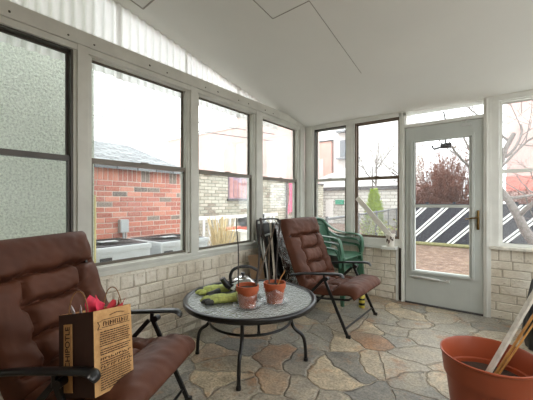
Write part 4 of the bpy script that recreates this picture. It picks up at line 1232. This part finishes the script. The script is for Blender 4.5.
# white picket railing, junk in front
pk = thing('picket_railing', 'low white picket railing in front of the whitewashed wall', 'railing', (-2.2, -0.2, GZ))
fr = MB(); fr.box((-0.03, 0, 1.04), (0.03, 2.6, 1.11)); fr.box((-0.02, 0, 0.30), (0.02, 2.6, 0.36)); fr.build('rail', 'stripe_white', pk)
for k in range(15):
    m = MB(); y = 0.06 + k * 0.175
    m.obox((-0.012, y - 0.028, 0.0), (0.024, 0, 0), (0, 0.056, 0), (0, 0.02 if k % 2 else -0.02, 1.06)); m.build('picket', 'stripe_white', pk)
tl = thing('red_bench', 'faded red plank bench behind the boarded wall window', 'bench', (-1.75, 0.55, GZ))
MB().box((-0.12, -0.45, 0.86), (0.12, 0.42, 0.91)).build('seat', 'red_wood', tl)
MB().box((-0.10, -0.42, 0.45), (0.10, 0.40, 0.50)).build('shelf', 'red_wood', tl)
for s in (-0.36, 0.32):
    MB().box((-0.03, s, 0.0), (0.03, s + 0.06, 0.86)).build('leg', 'white_board', tl)
sheet('tarpaulin', 'black tarpaulin heaped outside the window behind the kettle', 'tarpaulin', 'black_plastic',
      ((-1.25, 0.42, GZ + 0.03), (-1.25, 1.25, GZ + 0.03), (-1.75, 1.25, 0.88), (-1.75, 0.55, 0.86)), 0.12, 15)
tag(MB().lathe([(0.0, 0.0), (0.10, 0.0), (0.13, 0.26), (0.12, 0.26), (0.09, 0.02), (0.0, 0.02)], 24, (-1.2, 1.35, 0.12)).lathe([(0.0, 0.0), (0.18, 0.0), (0.18, 0.12 - GZ), (0.0, 0.12 - GZ)], 16, (-1.2, 1.35, GZ)).build('bucket', 'orange_plastic', smooth=35), 'orange bucket outside beside the black tarpaulin', 'bucket')
tag(MB().box((-1.62, 0.12, GZ), (-1.34, 0.36, 0.62)).box((-1.64, 0.10, 0.62), (-1.32, 0.38, 0.66)).build('crate', 'white_board', bevel=0.01), 'small white crate outside in front of the red bench', 'crate')
pl = thing('plume_plant', 'dry straw-coloured plume grass outside in front of the picket railing', 'plant', (-1.55, -0.12, GZ))
rnd = random.Random(8); m = MB()
for k in range(260):
    a = rnd.uniform(0, 2 * PI); l = rnd.uniform(0.55, 1.15); sp = rnd.uniform(0, 0.26)
    m.tube([(0.03 * math.cos(a), 0.03 * math.sin(a), 0), (sp * 0.5 * math.cos(a), sp * 0.5 * math.sin(a), l * 0.6), (sp * math.cos(a), sp * math.sin(a), l)], [0.003, 0.004, 0.0015 + 0.006 * rnd.random()], 4)
m.build('stems', 'plume_straw', pl)

# far buildings
def house(name, label, loc, rot, parts):
    r = thing(name, label, 'building', loc, rot)
    for nm, mat, boxes in parts:
        last = None
        for b in boxes:
            o = MB().box(b[0], b[1]).build(nm, mat, r)
    return r
house('apartment_building', 'tall pale pink brick building rising behind the whitewashed wall', (-16.3, 12.0, GZ), 0,
      [('wall', 'pale_brick', [((-4, 0, 0), (3.95, 2.5, 6.5)), ((3.95, 0, 0), (8.95, 2.5, 7.15))]),
       ('coping', 'pale_render', [((-4, -0.06, 6.5), (3.9, 0.3, 6.6)), ((3.9, -0.06, 7.15), (9.0, 0.3, 7.25))]),
       ('window', 'pale_render', [((1.9, -0.04, 3.2), (2.7, 0.05, 5.2)), ((-1.2, -0.04, 2.6), (-0.4, 0.05, 4.3)), ((5.4, -0.04, 2.6), (6.2, 0.05, 4.4))])])
house('row_house', 'narrow pale red brick house end seen through the left back window', (-10.33, 17.2, GZ), 0,
      [('wall', 'faded_brick', [((0, 0, 0), (2.55, 5, 5.85))]), ('roof', 'gutter_dark', [((-0.05, -0.08, 5.85), (2.65, 5, 5.95))]),
       ('window', 'pale_render', [((1.5, -0.05, 2.9), (1.9, 0.05, 4.6))])])
bh = house('balcony_house', 'white house with small balconies behind the brick house end', (-6.1, 17.2, GZ), 0,
      [('wall', 'pale_render', [((-1.5, 0, 0), (3.4, 6, 7.2))]), ('balcony', 'window_dark', [((-1.1, -0.5, 4.4), (0.5, 0, 4.5)), ((-1.1, -0.5, 6.3), (0.2, 0, 6.4))]),
       ('window', 'window_dark', [((-1.0, -0.03, 4.6), (-0.3, 0.05, 5.8)), ((-0.9, -0.03, 2.6), (-0.1, 0.05, 3.7))])])
gr = thing('white_garage', 'long white brick garage with pale gabled roof seen through the back windows', 'garage', (-9.5, 15.0, GZ))
mm = MB().box((0, 0, 0), (8.4, 1.7, 2.15)).build('wall', 'pale_block', gr)
MB().box((-0.1, -0.12, 2.12), (8.5, 0.0, 2.34)).build('gutter', 'gutter_dark', gr)
MB().add([(-0.1, -0.12, 2.34), (8.5, -0.12, 2.34), (4.6, 0.6, 3.95), (4.6, 1.8, 3.95), (-0.1, 1.8, 2.34), (8.5, 1.8, 2.34)],
         [(0, 1, 2), (0, 2, 3, 4), (1, 5, 3, 2), (4, 3, 5), (0, 4, 5, 1)]).build('roof', 'roof_white', gr)
MB().box((2.4, -0.05, 0.0), (2.9, 0.02, 1.5)).build('door', 'pale_render', gr)
house('pink_house', 'pale pink house with a short red band behind the striped fence, right of the door', (1.2, 15.0, GZ), 0,
      [('wall', 'pale_pink', [((1.2, 0, 0), (9, 6, 7.0))]), ('band', 'red_stripe', [((1.15, -0.1, 1.9), (2.3, 0, 2.6))]),
       ('window', 'window_dark', [((2.2, -0.04, 3.8), (2.8, 0.05, 5.0)), ((3.6, -0.04, 3.8), (4.2, 0.05, 5.0)), ((2.2, -0.04, 1.0), (2.8, 0.05, 2.0))])])
sd = thing('garden_shed', 'low shed with pink-white roof and dark wall behind the striped fence', 'shed', (-1.5, 8.6, GZ))
MB().box((0.95, 0, 0), (1.6, 2.2, 1.5)).build('wall', 'fence_black', sd)
MB().add([(0.85, -0.15, 1.72), (1.75, -0.15, 1.50), (1.75, 2.3, 1.9), (0.85, 2.3, 2.15), (0.85, -0.15, 1.64), (1.75, -0.15, 1.42), (1.75, 2.3, 1.82), (0.85, 2.3, 2.07)],
         [(0, 1, 2, 3), (7, 6, 5, 4), (0, 4, 5, 1), (1, 5, 6, 2), (2, 6, 7, 3), (3, 7, 4, 0)]).build('roof', 'pale_pink', sd)

# black fence with white diagonal stripes
fn = thing('striped_fence', 'black yard fence with pairs of white diagonal stripes beyond the door', 'fence', (0, 7.2, GZ))
FX0, FX1, FH = -0.45, 4.4, 1.32
MB().box((FX0, 0, 0.0), (FX1, 0.03, FH)).build('panel', 'fence_black', fn)
for k in range(7): MB().box((FX0 + k * 0.75 - 0.04, 0.03, 0), (FX0 + k * 0.75 + 0.04, 0.11, FH + 0.06)).build('post', 'fence_black', fn)
k = 0
x = FX0 - 1.2
while x < FX1:
    for off in (0.0, 0.115):
        pts = []
        za, zb = 0.03, FH - 0.02
        xa, xb = x + off + za * 0.98, x + off + zb * 0.98
        if xa < FX0: za += (FX0 - xa) / 0.98; xa = FX0
        if xb + 0.075 > FX1: zb -= (xb + 0.075 - FX1) / 0.98; xb = FX1 - 0.075
        if zb - za > 0.1:
            MB().obox((xa, -0.012, za), (0.07, 0, 0), (0, 0.012, 0), (xb - xa, 0, zb - za)).build('stripe', 'stripe_white', fn)
    x += 0.60
lg = MB(); lg.tube([(FX0, -0.08, 0.05), (FX1, -0.10, 0.05)], 0.06, 8)
tag(lg.build('log_edging', 'moss_edging', smooth=50), 'strip of mossy green edging at the foot of the striped fence', 'edging').location = (0, 7.2, GZ)

# chain link fence
cf = thing('chain_link_fence', 'grey chain link fence running away behind the back windows', 'fence', (0.12, 0.45, GZ))
E1 = Vector((-1.07, 8.0, 0)); Ln = E1.length; ed = E1 / Ln; FHH = 0.90 - GZ
MB().tube([(0, 0, FHH), tuple(E1 + Vector((0, 0, FHH)))], 0.022, 8).build('top_rail', 'wire_grey', cf, smooth=50)
for k in range(5): MB().tube([tuple(E1 * k / 4), tuple(E1 * k / 4 + Vector((0, 0, FHH + 0.04)))], 0.024, 8).build('post', 'wire_grey', cf, smooth=50)
m = MB(); st = 0.075
n = int((Ln + FHH) / st)
for k in range(n):
    for sgn in (1, -1):
        s0 = k * st - (FHH if sgn > 0 else 0); s1 = s0 + sgn * FHH if sgn > 0 else k * st - FHH
        A = (k * st - FHH, 0.0) if sgn > 0 else (k * st, 0.0); B = (k * st, FHH) if sgn > 0 else (k * st - FHH, FHH)
        (sa, za), (sb, zb) = A, B
        def clip(s, z, s2, z2):
            if s < 0: f = (0 - s) / (s2 - s); return 0, z + (z2 - z) * f
            if s > Ln: f = (Ln - s) / (s2 - s); return Ln, z + (z2 - z) * f
            return s, z
        if max(sa, sb) <= 0 or min(sa, sb) >= Ln: continue
        a2 = clip(sa, za, sb, zb); b2 = clip(sb, zb, sa, za)
        pa = ed * a2[0] + Vector((0, 0, a2[1])); pb = ed * b2[0] + Vector((0, 0, b2[1]))
        if (pa - pb).length > 0.02: m.tube([pa, pb], 0.0022, 3)
m.build('mesh', 'wire_grey', cf)
tag(MB().box((-6.4, 14.86, 1.0), (-5.85, 15.01, 1.3)).build('wall_box', 'teal_plastic', bevel=0.03), 'small teal box fixed to the white garage wall', 'box')

# trees and shrubs
def tree_mesh(seed, h, r0, levels, spread, nb, wig=0.12, lean=(0, 0), first=0.35, decay=0.62):
    rnd = random.Random(seed); trunk, twigs = MB(), MB()
    def branch(p, d, l, r, lev):
        n = 6 if lev < 2 else 4; pts = [p]; q = p.copy(); dd = d.copy()
        for k in range(n):
            dd = (dd + Vector((rnd.gauss(0, wig), rnd.gauss(0, wig), rnd.gauss(0.03, wig * 0.6)))).normalized()
            q = q + dd * l / n; pts.append(q.copy())
        (trunk if lev < 2 else twigs).tube(pts, [r * (1 - 0.55 * k / n) for k in range(n + 1)], 7 if lev < 2 else 4)
        if lev >= levels: return
        for b in range(nb):
            f = first + (1 - first) * (b + rnd.random()) / nb
            i = min(n - 1, int(f * n)); s = pts[i].lerp(pts[i + 1], f * n - i)
            ax = Vector((rnd.gauss(0, 1), rnd.gauss(0, 1), rnd.gauss(0, 0.6))).normalized()
            nd = (dd * (1 - spread) + ax * spread + Vector((0, 0, 0.15))).normalized()
            branch(s, nd, l * decay * rnd.uniform(0.7, 1.15), r * (1 - 0.55 * f) * 0.62, lev + 1)
    branch(Vector((0, 0, 0)), Vector((lean[0], lean[1], 1)).normalized(), h, r0, 0)
    return trunk, twigs
def tree(label, loc, seed, h, r0, levels=3, spread=0.55, nb=4, mat='bark_grey', tmat=None, name='bare_tree', cat='tree', **kw):
    r = thing(name, label, cat, loc, 0)
    t, w = tree_mesh(seed, h, r0, levels, spread, nb, **kw)
    t.build('trunk', mat, r, smooth=60); w.build('branches', tmat or mat, r)
    return r
tree('bare grey tree forking beyond the right-hand window', (2.95, 5.6, GZ), 5, 2.3, 0.13, 4, 0.62, 4, lean=(-0.12, 0.05), first=0.45, decay=0.75)
tree('tall bare brown tree with spreading limbs behind the striped fence, seen through the door', (0.35, 9.6, GZ), 12, 2.2, 0.13, 4, 0.6, 4, 'bark_brown', lean=(-0.10, 0), first=0.4, decay=0.75)
tree('slender bare tree standing in front of the white garage', (-2.9, 11.5, GZ), 21, 3.6, 0.08, 3, 0.5, 5, 'bark_grey', first=0.35, decay=0.5)
tree('distant bare tree whose crown shows above the door', (1.6, 13.0, GZ), 31, 4.6, 0.2, 4, 0.6, 4, 'bark_grey', first=0.4, decay=0.7)
def thicket(label, loc, seed, n, h, sp, mat='twig_red'):
    rnd = random.Random(seed); r = thing('bare_shrub', label, 'shrub', loc, 0, 'leafless reddish shrubs behind the fence')
    m = MB()
    for k in range(n):
        a = rnd.uniform(0, 2 * PI); l = h * rnd.uniform(0.6, 1.1); s = sp * rnd.uniform(0.2, 1.0)
        p0 = Vector((rnd.gauss(0, 0.15), rnd.gauss(0, 0.15), 0)); pts = [p0]
        for i in range(1, 6):
            f = i / 5
            pts.append(p0 + Vector((s * math.cos(a) * f ** 1.5, s * math.sin(a) * f ** 1.5, l * (f - 0.22 * f * f * s / sp))) + Vector((rnd.gauss(0, .05), rnd.gauss(0, .05), 0)))
        m.tube(pts, [0.014 * (1 - 0.7 * i / 5) for i in range(6)], 4)
        for b in range(9):
            i = rnd.randint(1, 4); q = pts[i].lerp(pts[i + 1], rnd.random())
            d = Vector((rnd.gauss(0, 1), rnd.gauss(0, 1), rnd.gauss(0.5, 0.6))).normalized() * rnd.uniform(0.2, 0.55)
            m.tube([q, q + d * 0.5 + Vector((0, 0, 0.04)), q + d + Vector((0, 0, -0.03))], [0.008, 0.006, 0.003], 3)
    m.build('stems', mat, r)
for k, (x, y, hh, lab) in enumerate(((0.1, 8.2, 2.7, 'reddish leafless shrub behind the striped fence, left in the door glass'), (0.45, 8.3, 3.2, 'tall reddish leafless shrub behind the fence in the middle of the door glass'),
                                     (1.05, 8.4, 3.3, 'reddish leafless shrub behind the fence, near the handle side of the door glass'), (0.3, 11.4, 4.0, 'taller leafless shrub at the back of the thicket behind the door'),
                                     (2.75, 8.9, 1.9, 'low leafless shrub behind the fence in the right-hand window'))):
    thicket(lab, (x, y, GZ), 40 + k, 130, hh, 0.9)
# lime evergreen
ev = thing('conifer_shrub', 'yellow-green conical shrub beyond the chain link fence', 'shrub', (-1.35, 7.1, GZ))
m = MB(); rnd = random.Random(77)
for k in range(2600):
    f = rnd.random() ** 0.8; rad = 0.44 * (1 - f) ** 0.7 * (0.6 + 0.4 * rnd.random()) + 0.03; a = rnd.uniform(0, 2 * PI)
    p = Vector((rad * math.cos(a), rad * math.sin(a), 0.1 + 1.7 * f)); d = Vector((math.cos(a), math.sin(a), 0.9)).normalized() * rnd.uniform(0.05, 0.13); s = Vector((-math.sin(a), math.cos(a), rnd.uniform(-.5, .5))) * 0.025
    m.add([p - s, p + s, p + d + s * 0.4, p + d - s * 0.4], [(0, 1, 2, 3)])
m.build('foliage', 'leaf_lime', ev, recalc=False)
MB().tube([(0, 0, 0), (0, 0, 1.5)], [0.05, 0.02], 8).build('stem', 'bark_brown', ev, smooth=50)
iv = thing('ivy_plant', 'low olive climbing plant on the chain link fence below the white board', 'plant', (-0.55, 4.6, GZ))
m = MB(); rnd = random.Random(78)
for k in range(260):
    p = Vector((rnd.gauss(0, 0.18), rnd.gauss(0, 0.45), rnd.uniform(0.05, 0.9))); n = Vector((rnd.gauss(0, 1), rnd.gauss(0, 1), rnd.gauss(0, 1))).normalized(); s = n.orthogonal().normalized() * 0.04; u = n.cross(s).normalized() * 0.05
    m.add([p - s, p - u, p + s, p + u], [(0, 1, 2, 3)])
m.build('foliage', 'leaf_olive', iv, recalc=False)
MB().tube([(0, -0.2, 0), (0.05, 0.0, 0.4), (0, 0.2, 0.85)], 0.015, 6).build('stem', 'bark_brown', iv, smooth=50)

# overhead wires
def overhead(lab, a, b, sag):
    a, b = Vector(a), Vector(b); pts = [a.lerp(b, k / 20) - Vector((0, 0, sag * (1 - (k / 10 - 1) ** 2))) for k in range(21)]
    tag(MB().tube(pts, 0.022, 5).build('overhead_wire', 'wire_grey', smooth=50), lab, 'wire', 'overhead wires past the left windows')
overhead('upper overhead wire crossing the sky above the shingled roof', (-12, -6, 5.0), (-7, 9, 4.6), 0.1)
overhead('lower overhead wire crossing the sky above the shingled roof', (-12, -6, 4.65), (-7, 9, 4.25), 0.15)
fd = thing('porch_light', 'small dark outdoor lamp hanging outside above the door glass', 'lamp', (1.72, 0.24, 1.80))
MB().box((-0.05, -0.03, -0.02), (0.06, 0.03, 0.035)).build('housing', 'black_plastic', fd, bevel=0.008)
MB().tube([(-0.03, 0, 0.0), (-0.12, 0, -0.02), (-0.14, 0, 0.02)], 0.012, 8).build('head', 'black_plastic', fd, smooth=50)
MB().tube([(0.0, 0.0, 0.03), (0.0, 0.0, 0.30), (0.0, -0.16, 0.36)], 0.008, 8).build('arm', 'black_plastic', fd, smooth=50)
